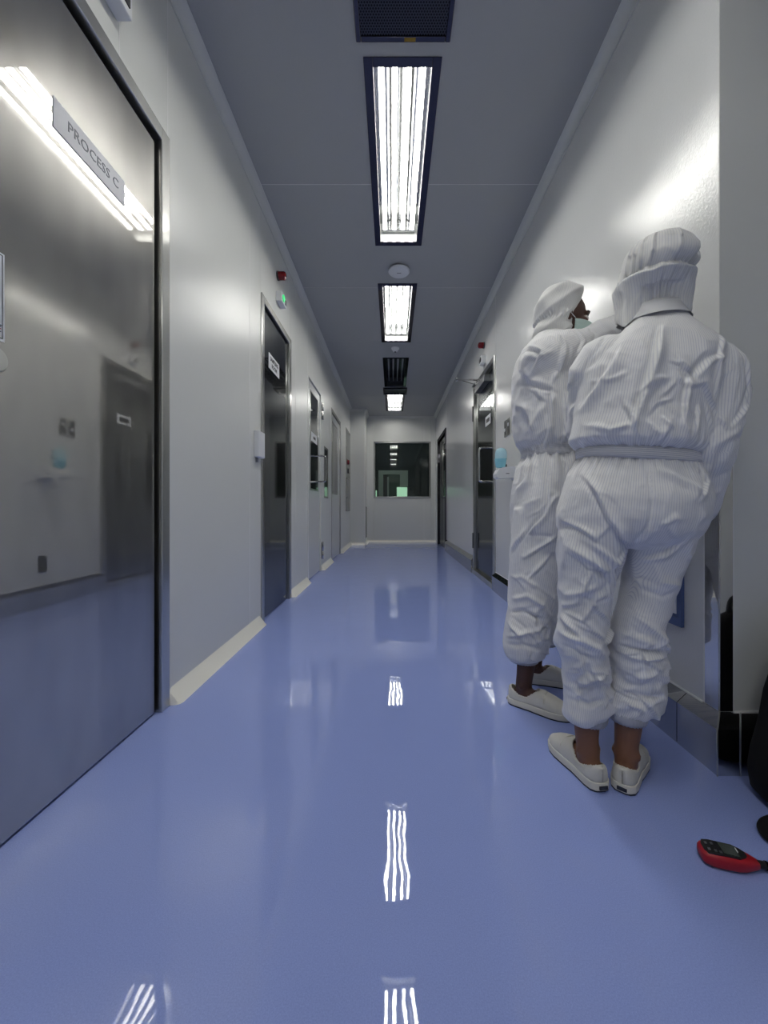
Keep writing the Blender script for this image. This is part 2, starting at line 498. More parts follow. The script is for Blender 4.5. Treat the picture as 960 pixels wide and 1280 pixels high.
# covings between wall and ceiling, cove skirting on the floor
def cove(bm, pts, r, up, inward, n=7):
    """concave quarter-round along a straight segment pts; up = +1 floor cove / -1 ceiling cove"""
    a, b = Vector(pts[0]), Vector(pts[1])
    inward = Vector(inward)
    prof = []
    if up < 0:                                            # splayed ceiling profile with small lips
        prof = [(r + 0.004, 0.0), (r + 0.004, -0.005), (r * 0.80, -0.007), (r * 0.28, -r * 0.55), (0.006, -r), (0.006, -r - 0.005), (0.0, -r - 0.005)]
    else:
        prof = [(r - r * math.sin(PI / 2 * i / n), r - r * math.cos(PI / 2 * i / n)) for i in range(n + 1)]
    rows = []
    for p in (a, b):
        rows.append([bm.verts.new(p + inward * d + Vector((0, 0, h))) for d, h in prof] + [bm.verts.new(p)])
    n2 = len(rows[0])
    for i in range(n2):
        j = (i + 1) % n2
        bm.faces.new((rows[0][i], rows[0][j], rows[1][j], rows[1][i]))
    bm.faces.new(rows[0][::-1]); bm.faces.new(rows[1])


def trim(name, p0, p1, r, up, inward, m):
    bm = NB(); cove(bm, (p0, p1), r, up, inward)
    o = obj(name, bm, m, smooth='auto'); o['kind'] = 'structure'
    return o


trim('trim_1', (XL, YE, ZC), (XL, YP, ZC), 0.045, -1, (1, 0, 0), 'wall_paint')
trim('trim_2', (XR, YR, ZC), (XR, YB, ZC), 0.045, -1, (-1, 0, 0), 'wall_paint')
trim('trim_3', (XP, YB, ZC), (XR, YB, ZC), 0.045, -1, (0, -1, 0), 'wall_paint')
trim('trim_4', (XL, YP, ZC), (XP, YP, ZC), 0.045, -1, (0, -1, 0), 'wall_paint')
trim('trim_5', (XR, YR, ZC), (XE, YR, ZC), 0.045, -1, (0, -1, 0), 'wall_paint')
trim('trim_6', (XP, YP, ZC), (XP, YB, ZC), 0.045, -1, (1, 0, 0), 'wall_paint')


def cove_skirting(name, y0, y1):
    """cream resin cove on the floor of the left wall with rounded ends"""
    bm = NB(); r, h = 0.048, 0.062
    ys = [y0 + 0.002, y0 + 0.012, y0 + 0.03] + [y1 - 0.03, y1 - 0.012, y1 - 0.002]
    sc = [0.45, 0.85, 1.0, 1.0, 0.85, 0.45]
    rings = []
    for y, s in zip(ys, sc):
        ring = []
        for i in range(9):
            t = (PI / 2) * i / 8
            bul = 0.010 * math.sin(2 * t)
            ring.append(Vector((XL + (r - r * math.sin(t) + bul) * s, y, (h - h * math.cos(t) + bul) * s + 0.0)))
        ring.append(Vector((XL + 0.0, y, 0.0)))
        rings.append(ring)
    loft(bm, rings)
    o = obj(name, bm, 'cove_cream', smooth='auto'); o['kind'] = 'structure'


cove_skirting('baseboard_left', DA[1], DB[0])
cove_skirting('baseboard_left.001', DB[1], DC[0])
cove_skirting('baseboard_left.002', DC[1], DD[0])
cove_skirting('baseboard_left.003', DD[1], YP)
trim('baseboard_back', (XP, YB, 0), (XR, YB, 0), 0.05, 1, (0, -1, 0), 'cove_cream')
trim('baseboard_pillar', (XL, YP, 0), (XP, YP, 0), 0.05, 1, (0, -1, 0), 'cove_cream')
trim('baseboard_pillar_side', (XP, YP, 0), (XP, YB, 0), 0.05, 1, (1, 0, 0), 'cove_cream')


# stainless kerb along the right wall, with a sloping top
def kerb_run(name, pts_xy, m, z1=0.134, z2=0.168, d=0.036, parent=None):
    """pts_xy: wall-face polyline; the kerb stands d in front of it (to the left of the walking direction)"""
    bm = NB()
    rings = []
    for (fx, fy, wx, wy) in pts_xy:
        rings.append([Vector((fx, fy, 0.0)), Vector((fx, fy, z1)), Vector((wx, wy, z2)), Vector((wx, wy, 0.0))])
    loft(bm, rings)
    return obj(name, bm, m, parent)


kb = empty('baseboard_right', (XR - 0.03, 3, 0), kind='structure')
FX, FY = XR - 0.036, YR - 0.036
kerb_run('kerb_plate', [(FX, FY, XR, YR), (FX, 1.30, XR, 1.30)], 'mirror_steel', parent=kb)
kerb_run('kerb_plate', [(FX, 1.3025, XR, 1.3025), (FX, 2.50, XR, 2.50)], 'mirror_steel', parent=kb)
kerb_run('kerb_plate', [(FX, 2.5025, XR, 2.5025), (FX, DR[0], XR, DR[0])], 'mirror_steel', parent=kb)
kerb_run('kerb_plate', [(FX, DR[1], XR, DR[1]), (FX, DF[0] - 0.02, XR, DF[0] - 0.02)], 'mirror_steel', z1=0.15, z2=0.195, parent=kb)
kerb_run('kerb_plate', [(FX, FY, XR, YR), (1.009, FY, 1.040, YR)], 'mirror_steel', parent=kb)
kerb_run('kerb_plate', [(1.0125, FY, 1.0435, YR), (XE, FY, XE, YR)], 'mirror_steel', parent=kb)
# bright sealed edges of the kerb plates
for pts in ([(FX, FY, 0), (FX, FY, 0.134), (XR, YR, 0.168)], [(1.011, FY, 0), (1.011, FY, 0.134), (1.042, YR, 0.168)]):
    bm = NB(); tube(bm, [Vector(p) + Vector((0, -0.0005, 0)) for p in pts], 0.0022, 8); obj('plate_edge', bm, 'frame_steel', kb)
boxo('panel_seal', XR - 0.004, XR + 0.002, 1.236, DR[0], 0.1655, 0.171, 'sealant', kb)
boxo('panel_seal', 1.022, XE, YR - 0.004, YR + 0.002, 0.1655, 0.171, 'sealant', kb)
# corner guard
cg = empty('corner_guard', (XR, YR, 0.168), 'polished steel corner guard on the wall corner behind the standing person', 'corner guard')
boxo('guard_leg', XR - 0.003, XR, YR - 0.003, 1.226, 0.171, 1.12, 'mirror_steel', cg)
boxo('guard_leg', XR + 0.0002, 1.018, YR - 0.003, YR, 0.171, 1.12, 'mirror_steel', cg)
bm = NB(); tube(bm, [(XR - 0.002, YR - 0.002, 0.171), (XR - 0.002, YR - 0.002, 1.12)], 0.0022, 8); obj('rounded_edge', bm, 'frame_steel', cg)
boxo('edge_seal', XR - 0.0035, XR - 0.0005, 1.2265, 1.230, 0.171, 1.12, 'sealant', cg)
boxo('edge_seal', 1.0185, 1.0215, YR - 0.0035, YR - 0.0005, 0.171, 1.12, 'sealant', cg)

# ------------------------------------------------------------------ back window and the dim room behind it
win = empty('window_1', ((WX0 + WX1) / 2, YB, WZ0), kind='structure')
fw = 0.036
for nm, a in (('frame_bar', (WX0, WX1, WZ1 - fw, WZ1)), ('frame_bar', (WX0, WX1, WZ0, WZ0 + fw)),
              ('frame_bar', (WX0, WX0 + fw, WZ0 + fw, WZ1 - fw)), ('frame_bar', (WX1 - fw, WX1, WZ0 + fw, WZ1 - fw))):
    boxo(nm, a[0], a[1], YB - 0.014, YB + 0.055, a[2], a[3], 'frame_steel', win, bev=0.004)
boxo('pane', WX0 + fw, WX1 - fw, YB + 0.010, YB + 0.016, WZ0 + fw, WZ1 - fw, 'pane_glass', win)

far = empty('wall_beyond', (0, 11.6, 0), kind='structure')
boxo('back_panel', -1.6, 2.2, 11.6, 11.65, 0, 2.84, 'far_wall', far)
boxo('side_panel', -1.6, -1.55, YB + 0.06, 11.6, 0, 2.84, 'far_wall', far)
boxo('side_panel', 2.15, 2.2, YB + 0.06, 11.6, 0, 2.84, 'far_wall', far)
boxo('ceiling_beyond', -1.6, 2.2, YB + 0.06, 11.6, 2.84, 2.88, 'far_wall')['kind'] = 'structure'
boxo('floor_beyond', -1.6, 2.2, YB + 0.06, 11.6, -0.04, 0.0, 'far_wall')['kind'] = 'structure'
# pale door portal with a lit green window in the far room
yq = 11.5
p = lambda px, py: P(px, py, yq)
por = empty('door_far', (0.0, yq, 0), kind='structure')
boxo('portal_head', p(473, 0).x, p(510, 0).x, yq, yq + 0.08, p(0, 593).z, p(0, 588).z, 'far_portal', por)
boxo('portal_post', p(473, 0).x, p(479, 0).x, yq, yq + 0.08, 0, p(0, 593).z, 'far_portal', por)
boxo('portal_leaf', p(484.5, 0).x, p(510, 0).x, yq + 0.03, yq + 0.07, 0, p(0, 593).z, 'far_green', por)
boxo('leaf_rail', p(500, 0).x, p(510, 0).x, yq + 0.01, yq + 0.03, p(0, 608).z, p(0, 593).z, 'far_portal', por)
boxo('leaf_post', p(484, 0).x, p(486, 0).x, yq, yq + 0.03, 0, p(0, 596).z, 'far_portal', por)
boxo('lit_window', p(496, 0).x, p(509, 0).x, yq - 0.005, yq + 0.01, p(0, 622).z, p(0, 609).z, 'lit_green', por)
boxo('leaf_panel', p(486, 0).x, p(495.5, 0).x, yq + 0.0, yq + 0.03, p(0, 622).z, p(0, 609).z, 'far_green', por)
boxo('lit_slit', p(469.6, 0).x, p(471, 0).x, yq, yq + 0.01, p(0, 622).z, p(0, 613).z, 'lit_green', por)


fl = empty('ceiling_light', (0.1, 9.6, 2.80), 'unseen single-tube light added to brighten the dim room behind the end window', 'ceiling light')  # added lamp, out of view, brightens the portal in the far room
boxo('fill_batten', -0.45, 0.65, 9.56, 9.64, 2.80, 2.84, 'metal_grey', fl)
bm = NB(); tube(bm, [(-0.45, 9.6, 2.785), (0.65, 9.6, 2.785)], 0.013, 10); obj('tube', bm, 'tube_fill', fl, smooth=True)


# ------------------------------------------------------------------ doors
def door_x(name, xf, s, y0, y1, H, leaf_m, fw=0.05, proud=0.010, z0=0.0, sill=False, gap=0.008, jamb_m='frame_steel'):
    """door in a wall with face x=xf; s=+1 when the corridor lies towards +x"""
    d = empty(name, (xf, (y0 + y1) / 2, 0), kind='structure')
    o = lambda nm, a0, a1, b0, b1, c0, c1, m, bev=0.0: boxo(nm, xf + s * a0, xf + s * a1, b0, b1, c0, c1, m, d, bev)
    o('jamb', -0.049, proud, y0 + 0.001, y0 + fw, z0, H, jamb_m, 0.003)
    o('jamb', -0.049, proud, y1 - fw, y1 - 0.001, z0, H, jamb_m, 0.003)
    o('head', -0.049, proud, y0 + fw, y1 - fw, H - fw, H - 0.001, jamb_m, 0.003)
    a, b = y0 + fw, y1 - fw
    o('gasket', -0.048, -0.030, a, a + gap + 0.012, z0 + 0.004, H - fw, 'black_rubber')
    o('gasket', -0.048, -0.030, b - gap - 0.012, b, z0 + 0.004, H - fw, 'black_rubber')
    o('gasket', -0.048, -0.030, a + gap + 0.012, b - gap - 0.012, H - fw - gap - 0.02, H - fw, 'black_rubber')
    leaf = o('leaf', -0.047, -0.010, a + gap, b - gap, z0 + 0.008, H - fw - gap - 0.006, leaf_m, 0.002)
    return d, leaf, o


# door A: the large polished steel door in the left foreground
dA, leafA, oA = door_x('door_1', XL, 1, DA[0], DA[1], DH, 'door_steel', fw=0.052, gap=0.016)
# its rounded lock escutcheon at the left picture edge
bm = NB(); disc(bm, (XL - 0.010, 0.878, 1.114), (1, 0, 0), [(0.0, 0), (0.030, 0), (0.030, 0.004), (0.026, 0.009), (0.0, 0.0095)], 32)
obj('lock_rose', bm, 'frame_steel', dA, smooth='auto')
boxo('keyhole', XL - 0.0008, XL - 0.0002, 0.872, 0.880, 1.108, 1.126, 'black_plastic', dA)
# door B: darker polished steel door
dB, leafB, oB = door_x('door_2', XL, 1, DB[0], DB[1], DH, 'door_steel_dark', fw=0.05, gap=0.010)


# doors C and D: painted leaves with a vision window
def vision(parent, xf, s, y0, y1, z0, z1, fr=0.018):
    f = empty_child('vision_window', parent)
    for (a, b, c, d) in ((y0 - fr, y1 + fr, z1, z1 + fr), (y0 - fr, y1 + fr, z0 - fr, z0), (y0 - fr, y0, z0, z1), (y1, y1 + fr, z0, z1)):
        boxo('frame_bar', xf, xf + s * 0.005, a, b, c, d, 'frame_steel', f)
    boxo('pane', xf + s * 0.0005, xf + s * 0.002, y0, y1, z0, z1, 'dark_glass', f)
    return f


def empty_child(name, parent):
    o = bpy.data.objects.new(name, None); C.objects.link(o); o.parent = parent; o.empty_display_size = 0.05
    return o


dC, leafC, oC = door_x('door_3', XL, 1, DC[0], DC[1], 2.2, 'door_paint', fw=0.035, gap=0.004, proud=0.004, jamb_m='wall_paint')
vision(dC, XL - 0.010, 1, 4.27, 4.69, 0.99, 2.05)
h = NB()
xa = XL - 0.010
path = smooth_path([(xa, 4.60, 1.385), (xa + 0.06, 4.60, 1.387), (xa + 0.098, 4.60, 1.382), (xa + 0.112, 4.60, 1.36), (xa + 0.112, 4.60, 1.24),
                    (xa + 0.112, 4.60, 1.11), (xa + 0.098, 4.60, 1.088), (xa + 0.06, 4.60, 1.083), (xa, 4.60, 1.085)], 5)
tube(h, path, 0.011, 12)
obj('pull_handle', h, 'mirror_steel', dC, smooth='auto')
for z0 in (1.875, 0.135):
    bm = NB(); disc(bm, (XL + 0.014, 4.90, z0), (0, 0, 1), [(0.0, 0), (0.010, 0), (0.0125, 0.004), (0.0125, 0.105), (0.011, 0.107), (0.0125, 0.109), (0.0125, 0.216), (0.010, 0.22), (0, 0.22)], 16)
    obj('hinge', bm, 'mirror_steel', dC, smooth='auto')
    boxo('hinge_leaf', XL, XL + 0.004, 4.872, 4.93, z0 + 0.005, z0 + 0.215, 'mirror_steel', dC)

dD, leafD, oD = door_x('door_4', XL, 1, DD[0], DD[1], DH, 'door_paint', fw=0.045, gap=0.008, proud=0.006)
vision(dD, XL - 0.010, 1, 5.76, 6.34, 1.0, 2.05)

# narrow recessed panel on the wall between doors C and D
np_ = empty('narrow_window', (XL, 5.21, 0.93), 'narrow black slot window with steel rim beside the hinged painted door', 'window')
for (a, b, c, d) in ((5.06, 5.36, 1.55, 1.575), (5.06, 5.36, 0.905, 0.93), (5.06, 5.085, 0.93, 1.55), (5.335, 5.36, 0.93, 1.55)):
    boxo('rim_bar', XL, XL + 0.008, a, b, c, d, 'frame_steel', np_)
boxo('pane', XL + 0.001, XL + 0.003, 5.085, 5.335, 0.93, 1.55, 'dark_glass', np_)

# steel service panel by the pillar
sp = empty('service_panel', (XL, 7.76, 0.71), 'tall steel service panel with red lamp on left wall beside the pillar', 'panel')
boxo('plate', XL + 0.001, XL + 0.012, 7.42, 8.12, 0.71, 2.30, 'frame_steel', sp, bev=0.003)
boxo('glass_slot', XL + 0.012, XL + 0.015, 7.46, 8.08, 1.72, 2.25, 'dark_glass', sp)
bm = NB(); disc(bm, (XL + 0.012, 7.62, 1.66), (1, 0, 0), [(0, 0), (0.045, 0), (0.045, 0.025), (0.035, 0.04), (0, 0.042)], 20); obj('red_lamp', bm, 'red_lens', sp, smooth='auto')
bm = NB(); disc(bm, (XL + 0.012, 7.70, 1.50), (1, 0, 0), [(0, 0), (0.05, 0), (0.05, 0.02), (0, 0.022)], 20); obj('gauge', bm, 'black_plastic', sp, smooth='auto')
boxo('slot', XL + 0.012, XL + 0.016, 7.50, 8.02, 0.98, 1.33, 'dark_glass', sp)
boxo('slot_rim', XL + 0.012, XL + 0.020, 7.47, 7.50, 0.96, 1.35, 'mirror_steel', sp)
boxo('slot_rim', XL + 0.012, XL + 0.020, 7.47, 8.05, 1.33, 1.36, 'mirror_steel', sp)
boxo('slot_rim', XL + 0.012, XL + 0.020, 7.47, 8.05, 0.95, 0.98, 'mirror_steel', sp)

# door R: polished door on the right with closer, pull handle and a paper sign
dR, leafR, oR = door_x('door_5', XR, -1, DR[0], DR[1], DH, 'door_steel_dark', fw=0.055, gap=0.008, proud=0.016)
boxo('sill', XR - 0.030, XR + 0.048, DR[0], DR[1], 0.0, 0.055, 'frame_steel', dR, bev=0.004)
xq = XR + 0.010
h = NB(); yy = 3.98
path = smooth_path([(xq, yy, 1.385), (xq - 0.06, yy, 1.387), (xq - 0.092, yy, 1.382), (xq - 0.106, yy, 1.36), (xq - 0.106, yy, 1.22),
                    (xq - 0.106, yy, 1.07), (xq - 0.092, yy, 1.048), (xq - 0.06, yy, 1.043), (xq, yy, 1.045)], 5)
tube(h, path, 0.012, 12); obj('pull_handle', h, 'mirror_steel', dR, smooth='auto')
cl = empty_child('door_closer', dR)
boxo('closer_body', XR - 0.052, xq, 3.98, 4.42, 2.065, 2.135, 'metal_grey', cl, bev=0.004)
bm = NB()
tube(bm, [(XR - 0.03, 4.36, 2.135), (XR - 0.03, 4.36, 2.20)], 0.012, 10); obj('spindle', bm, 'metal_grey', cl, smooth='auto')
bm = NB(); box(bm, XR - 0.275, XR - 0.02, 4.345, 4.375, 2.195, 2.207, 0.003); obj('closer_arm', bm, 'mirror_steel', cl)
bm = NB(); tube(bm, [(XR - 0.265, 4.36, 2.215), (XR - 0.02, 4.58, 2.222)], 0.008, 10); obj('closer_link', bm, 'mirror_steel', cl, smooth='auto')
bm = NB(); tube(bm, [(XR - 0.265, 4.36, 2.188), (XR - 0.265, 4.36, 2.228)], 0.012, 10); obj('elbow_pin', bm, 'metal_grey', cl, smooth='auto')
boxo('link_shoe', XR - 0.04, XR - 0.0165, 4.54, 4.64, 2.205, 2.226, 'metal_grey', cl)
for z0 in (1.80, 0.30):
    bm = NB(); disc(bm, (XR - 0.022, 4.655, z0), (0, 0, 1), [(0, 0), (0.010, 0), (0.010, 0.18), (0, 0.18)], 14); obj('hinge', bm, 'dark_grey', dR, smooth='auto')

# door F at the far end of the right wall: double leaf
dF, leafF, oF = door_x('door_6', XR, -1, DF[0], DF[1], DH, 'door_steel_dark', fw=0.07, gap=0.01, proud=0.02, jamb_m='trim_steel')
boxo('leaf_joint', XR + 0.008, XR + 0.0095, 7.80, 7.83, 0.02, DH - 0.1, 'black_rubber', dF)
vision(dF, XR + 0.0095, -1, 7.30, 7.62, 1.0, 2.0)


# ------------------------------------------------------------------ ceiling lights
def luminaire(y0, y1, lit, label, first=None):
    t = empty('ceiling_light', (XC, (y0 + y1) / 2, ZC), label, 'ceiling light', 'recessed four tube lights along the ceiling')
    w = 0.181; zb = ZC - 0.004
    for a in ((XC - w, XC - HW + 0.012, y0, y1), (XC + HW - 0.012, XC + w, y0, y1), (XC - HW + 0.012, XC + HW - 0.012, y0, y0 + 0.042), (XC - HW + 0.012, XC + HW - 0.012, y1 - 0.042, y1)):
        boxo('trim_bar', a[0], a[1], a[2], a[3], zb, ZC + 0.003, 'trim_steel', t, bev=0.0015)
    hm = 'reflector_white' if lit else 'reflector_unlit'
    a0, a1, b0, b1 = XC - HW + 0.006, XC + HW - 0.006, y0 + 0.036, y1 - 0.036
    zt = ZC + 0.142
    bm = NB(); box(bm, a0, a1, b0, b1, zt, zt + 0.004); obj('back_plate', bm, hm, t)
    boxo('side_plate', a0, a0 + 0.003, b0, b1, ZC + 0.003, zt, hm, t)
    boxo('side_plate', a1 - 0.003, a1, b0, b1, ZC + 0.003, zt, hm, t)
    boxo('end_plate', a0 + 0.003, a1 - 0.003, b0, b0 + 0.003, ZC + 0.003, zt, 'end_white' if lit else hm, t)
    boxo('end_plate', a0 + 0.003, a1 - 0.003, b1 - 0.003, b1, ZC + 0.003, zt, 'end_white' if lit else hm, t)
    # ribbed reflector between the tubes
    for x in (-0.062, 0.0, 0.062):
        bm = NB()
        v = [bm.verts.new(q) for q in ((XC + x - 0.012, b0 + 0.01, zt - 0.001), (XC + x + 0.012, b0 + 0.01, zt - 0.001), (XC + x, b0 + 0.01, zt - 0.04),
                                       (XC + x - 0.012, b1 - 0.01, zt - 0.001), (XC + x + 0.012, b1 - 0.01, zt - 0.001), (XC + x, b1 - 0.01, zt - 0.04))]
        for f in ((0, 1, 2), (3, 5, 4), (0, 3, 4, 1), (1, 4, 5, 2), (0, 2, 5, 3)): bm.faces.new([v[i] for i in f])
        obj('reflector_ridge', bm, hm, t)
    boxo('socket_strip', a0 + 0.02, a1 - 0.02, b0 + 0.004, b0 + 0.035, zt - 0.075, zt - 0.004, hm, t, bev=0.003)
    boxo('socket_strip', a0 + 0.02, a1 - 0.02, b1 - 0.035, b1 - 0.004, zt - 0.075, zt - 0.004, hm, t, bev=0.003)
    for x in (-0.104, -0.034, 0.034, 0.104):
        bm = NB(); tube(bm, [(XC + x, b0 + 0.036, zt - 0.055), (XC + x, b1 - 0.036, zt - 0.055)], 0.0135, 10)
        obj('tube', bm, 'tube_lit' if lit else 'tube_off', t, smooth=True)
    return t


LLAB = ['lit four-tube ceiling light behind the viewer, first of the row', 'lit four-tube ceiling light overhead, behind the near perforated grille', 'lit four-tube ceiling light nearest in view, largest of the row',
        'lit four-tube ceiling light second in the row, past the round disc', 'unlit dark four-tube ceiling light between the second and last lit ones',
        'lit four-tube ceiling light farthest down the corridor']
for (a, b, l), lab in zip(LIGHTS, LLAB): luminaire(a, b, l, lab)


def grille(y0, y1, label, drop=0.012, sticker=False):
    t = empty('air_grille', (XC, (y0 + y1) / 2, ZC), label, 'air grille', 'perforated air grilles in the ceiling')
    w = 0.207; z0, z1 = ZC - drop, ZC + 0.004
    for a in ((XC - w, XC - w + 0.022, y0, y1), (XC + w - 0.022, XC + w, y0, y1), (XC - w + 0.022, XC + w - 0.022, y0, y0 + 0.022), (XC - w + 0.022, XC + w - 0.022, y1 - 0.022, y1)):
        boxo('frame_bar', a[0], a[1], a[2], a[3], z0, z1, 'trim_steel', t, bev=0.003)
    boxo('perforated_panel', XC - w + 0.022, XC + w - 0.022, y0 + 0.022, y1 - 0.022, ZC - 0.006, ZC - 0.003, 'perforated_plate', t)
    boxo('duct_box', XC - 0.165, XC + 0.165, y0 + 0.034, y1 - 0.034, ZC + 0.005, ZC + 0.1, 'dark_grey', t)
    if sticker:
        boxo('yellow_sticker', XC + 0.005, XC + 0.055, y1 - 0.019, y1 - 0.004, z0 - 0.0006, z0 + 0.001, 'yellow_label', t)


grille(*GRILLES[0], 'dark perforated air grille with yellow sticker at the top of view', sticker=True)
grille(*GRILLES[1], 'small dark air grille between the unlit and the farthest light', drop=0.03)

# round disc and sprinkler
dc = P(499, 338, 3.40)
dd = empty('ceiling_disc', (XC + 0.01, 3.39, ZC), 'round white ceiling disc between the first and second lights', 'detector')
bm = NB(); disc(bm, (XC + 0.01, 3.39, ZC), (0, 0, -1), [(0.05, 0.0), (0.075, 0.0), (0.075, 0.012), (0.0, 0.012)], 32); obj('mount', bm, 'metal_grey', dd, smooth='auto')
bm = NB(); disc(bm, (XC + 0.01, 3.39, ZC), (0, 0, -1), [(0.0, 0.012), (0.092, 0.012), (0.093, 0.020), (0.085, 0.029), (0.05, 0.033), (0.0, 0.034)], 40); obj('cover', bm, 'white_plastic', dd, smooth='auto')
boxo('mark', XC - 0.008, XC + 0.028, 3.384, 3.390, ZC - 0.0345, ZC - 0.0335, 'dark_grey', dd)
sk = empty('smoke_detector', (XC - 0.01, 5.06, ZC), 'small white detector cup just before the unlit light', 'detector')
bm = NB(); disc(bm, (XC - 0.01, 5.06, ZC), (0, 0, -1), [(0, 0), (0.05, 0), (0.05, 0.012), (0.036, 0.03), (0.03, 0.045), (0, 0.048)], 24); obj('housing', bm, 'white_plastic', sk, smooth='auto')
bm = NB(); disc(bm, (XC - 0.01, 5.06, ZC - 0.048), (0, 0, -1), [(0, 0), (0.012, 0), (0.012, 0.008), (0, 0.009)], 12); obj('sensor_tip', bm, 'dark_grey', sk, smooth='auto')


# ------------------------------------------------------------------ wall fittings
def warn_lamp(xf, s, y, z, label, r=0.034):
    t = empty('warning_lamp', (xf, y, z), label, 'lamp', 'red warning lamps above the doors')
    bm = NB(); disc(bm, (xf, y, z), (s, 0, 0), [(0, 0), (r * 1.0, 0), (r * 1.0, 0.012), (0, 0.012)], 24); obj('base', bm, 'dark_grey', t, smooth='auto')
    bm = NB(); disc(bm, (xf + s * 0.012, y, z), (s, 0, 0), [(0, 0), (r * 0.93, 0), (r * 0.93, 0.04), (r * 0.8, 0.05), (r * 0.4, 0.055), (0, 0.056)], 24); obj('lens', bm, 'red_lens', t, smooth='auto')


warn_lamp(XL, 1, 3.02, 2.565, 'red warning lamp high above the dark steel door on the left')
warn_lamp(XL, 1, 1.17, 2.54, 'red warning lamp at the top left edge over the foreground steel door')
warn_lamp(XR, -1, 4.18, 2.51, 'dark red warning lamp above the right door with the closer')


def switch_box(xf, s, y, z, label, lamp, w=0.13, hgt=0.075, d=0.045):
    t = empty('indicator_box', (xf, y, z), label, 'indicator box', 'indicator boxes above the doors')
    boxo('case', xf, xf + s * d, y - w / 2, y + w / 2, z - hgt / 2, z + hgt / 2, 'white_plastic', t, bev=0.004)
    m, k = ('green_lamp', 'green_lamp_lens') if lamp else ('black_plastic', 'dark_lens')
    bm = NB(); disc(bm, (xf + s * d, y - w * 0.15, z + 0.002), (s, 0, 0), [(0, 0), (0.026, 0), (0.026, 0.006), (0.018, 0.010), (0, 0.011)], 20); obj('lens', bm, m, t, smooth='auto')
    boxo('slot', xf + s * d, xf + s * (d + 0.004), y + w * 0.22, y + w * 0.40, z - 0.022, z + 0.016, 'dark_grey', t)


switch_box(XL, 1, 3.04, 2.39, 'white box with glowing green lamp above the dark steel door', True)
switch_box(XL, 1, 1.18, 2.385, 'grey white box over the foreground steel door at the top left', False, w=0.16, hgt=0.09, d=0.05)
switch_box(XR, -1, 4.17, 2.345, 'small white box with dark lens above the right door with closer', False, w=0.10, hgt=0.085)

# access reader by door B
t = empty('access_reader', (XL, 2.555, 1.105), 'white access control box on the left wall beside the dark steel door', 'wall box')
boxo('case', XL, XL + 0.032, 2.50, 2.614, 1.105, 1.275, 'white_plastic', t, bev=0.004)
boxo('face_plate', XL + 0.032, XL + 0.0355, 2.503, 2.611, 1.108, 1.272, 'white_plastic', t, bev=0.001)
boxo('edge_shade', XL, XL + 0.030, 2.6145, 2.619, 1.107, 1.273, 'black_plastic', t)  # black strip paints the shadowed gap along the far edge
boxo('cable_clip', XL, XL + 0.012, 2.535, 2.555, 1.075, 1.105, 'metal_grey', t)

# two socket plates on the right wall, one low socket
for i, (y, lab) in enumerate(((3.375, 'dark steel socket plate, the farther of the pair beside the door with closer'), (3.285, 'dark steel socket plate, the nearer of the pair beside the masked person'))):
    t = empty('socket_plate', (XR, y, 1.46), lab, 'socket', 'socket plates on the right wall')
    boxo('plate', XR - 0.008, XR, y - 0.036, y + 0.036, 1.39, 1.53, 'frame_steel', t, bev=0.002)
    boxo('insert', XR - 0.0095, XR - 0.008, y - 0.024, y + 0.024, 1.405, 1.515, 'dark_grey', t)
    boxo('rocker', XR - 0.013, XR - 0.0095, y - 0.012, y + 0.012, 1.435 + 0.03 * i, 1.46 + 0.03 * i, 'white_plastic', t)
t = empty('low_socket', (XR, 3.10, 0.33), 'dark low socket near the kerb, seen in the foreground door reflection', 'socket')
boxo('plate', XR - 0.008, XR, 3.065, 3.135, 0.27, 0.40, 'dark_grey', t, bev=0.002)
boxo('insert', XR - 0.010, XR - 0.008, 3.08, 3.12, 0.29, 0.38, 'black_plastic', t)

# sanitizer bracket and bottle
t = empty('sanitizer_bracket', (XR, 3.12, 1.02), 'white wall bracket with a small slot under the blue bottle', 'bracket')
boxo('back_plate', XR - 0.018, XR, 3.05, 3.20, 1.005, 1.105, 'white_plastic', t, bev=0.004)
bm = NB()
prof = [(0.0, 1.102), (0.0, 1.015), (0.06, 1.012), (0.125, 1.008), (0.142, 1.02), (0.146, 1.045), (0.128, 1.08), (0.095, 1.096), (0.05, 1.102)]
loft(bm, [[Vector((XR - 0.018 - d, yy, z)) for d, z in prof] for yy in (3.07, 3.18)])
obj('tray_arm', bm, 'white_plastic', t)
boxo('slot_mark', XR - 0.09, XR - 0.065, 3.068, 3.07, 1.045, 1.050, 'dark_grey', t)
b = empty('sanitizer_bottle', (XR - 0.115, 3.125, 1.10), 'pale blue sanitizer bottle standing on the white wall bracket', 'bottle')
u, v = Vector((1, 0, 0)), Vector((0, 1, 0))
cx, cy = XR - 0.118, 3.125
bm = NB()
rg = [(1.095, 0.022), (1.10, 0.036), (1.13, 0.043), (1.165, 0.047), (1.168, 0.0475)]
loft(bm, [ell((cx, cy, z), u, v, a, a * 0.8, 28) for z, a in rg]); obj('liquid_body', bm, 'sanitizer_blue', b, smooth='auto')
bm = NB()
rg = [(1.168, 0.0475), (1.205, 0.048), (1.228, 0.044), (1.246, 0.034), (1.255, 0.016), (1.257, 0.002)]
loft(bm, [ell((cx + 0.004, cy, z), u, v, a, a * 0.8, 28) for z, a in rg]); obj('clear_shoulder', bm, 'bottle_clear', b, smooth='auto')
boxo('dark_mark', cx + 0.040, cx + 0.0495, cy - 0.006, cy + 0.006, 1.10, 1.125, 'dark_grey', b)
boxo('dark_mark', cx + 0.036, cx + 0.0515, cy - 0.006, cy + 0.006, 1.195, 1.21, 'dark_grey', b)

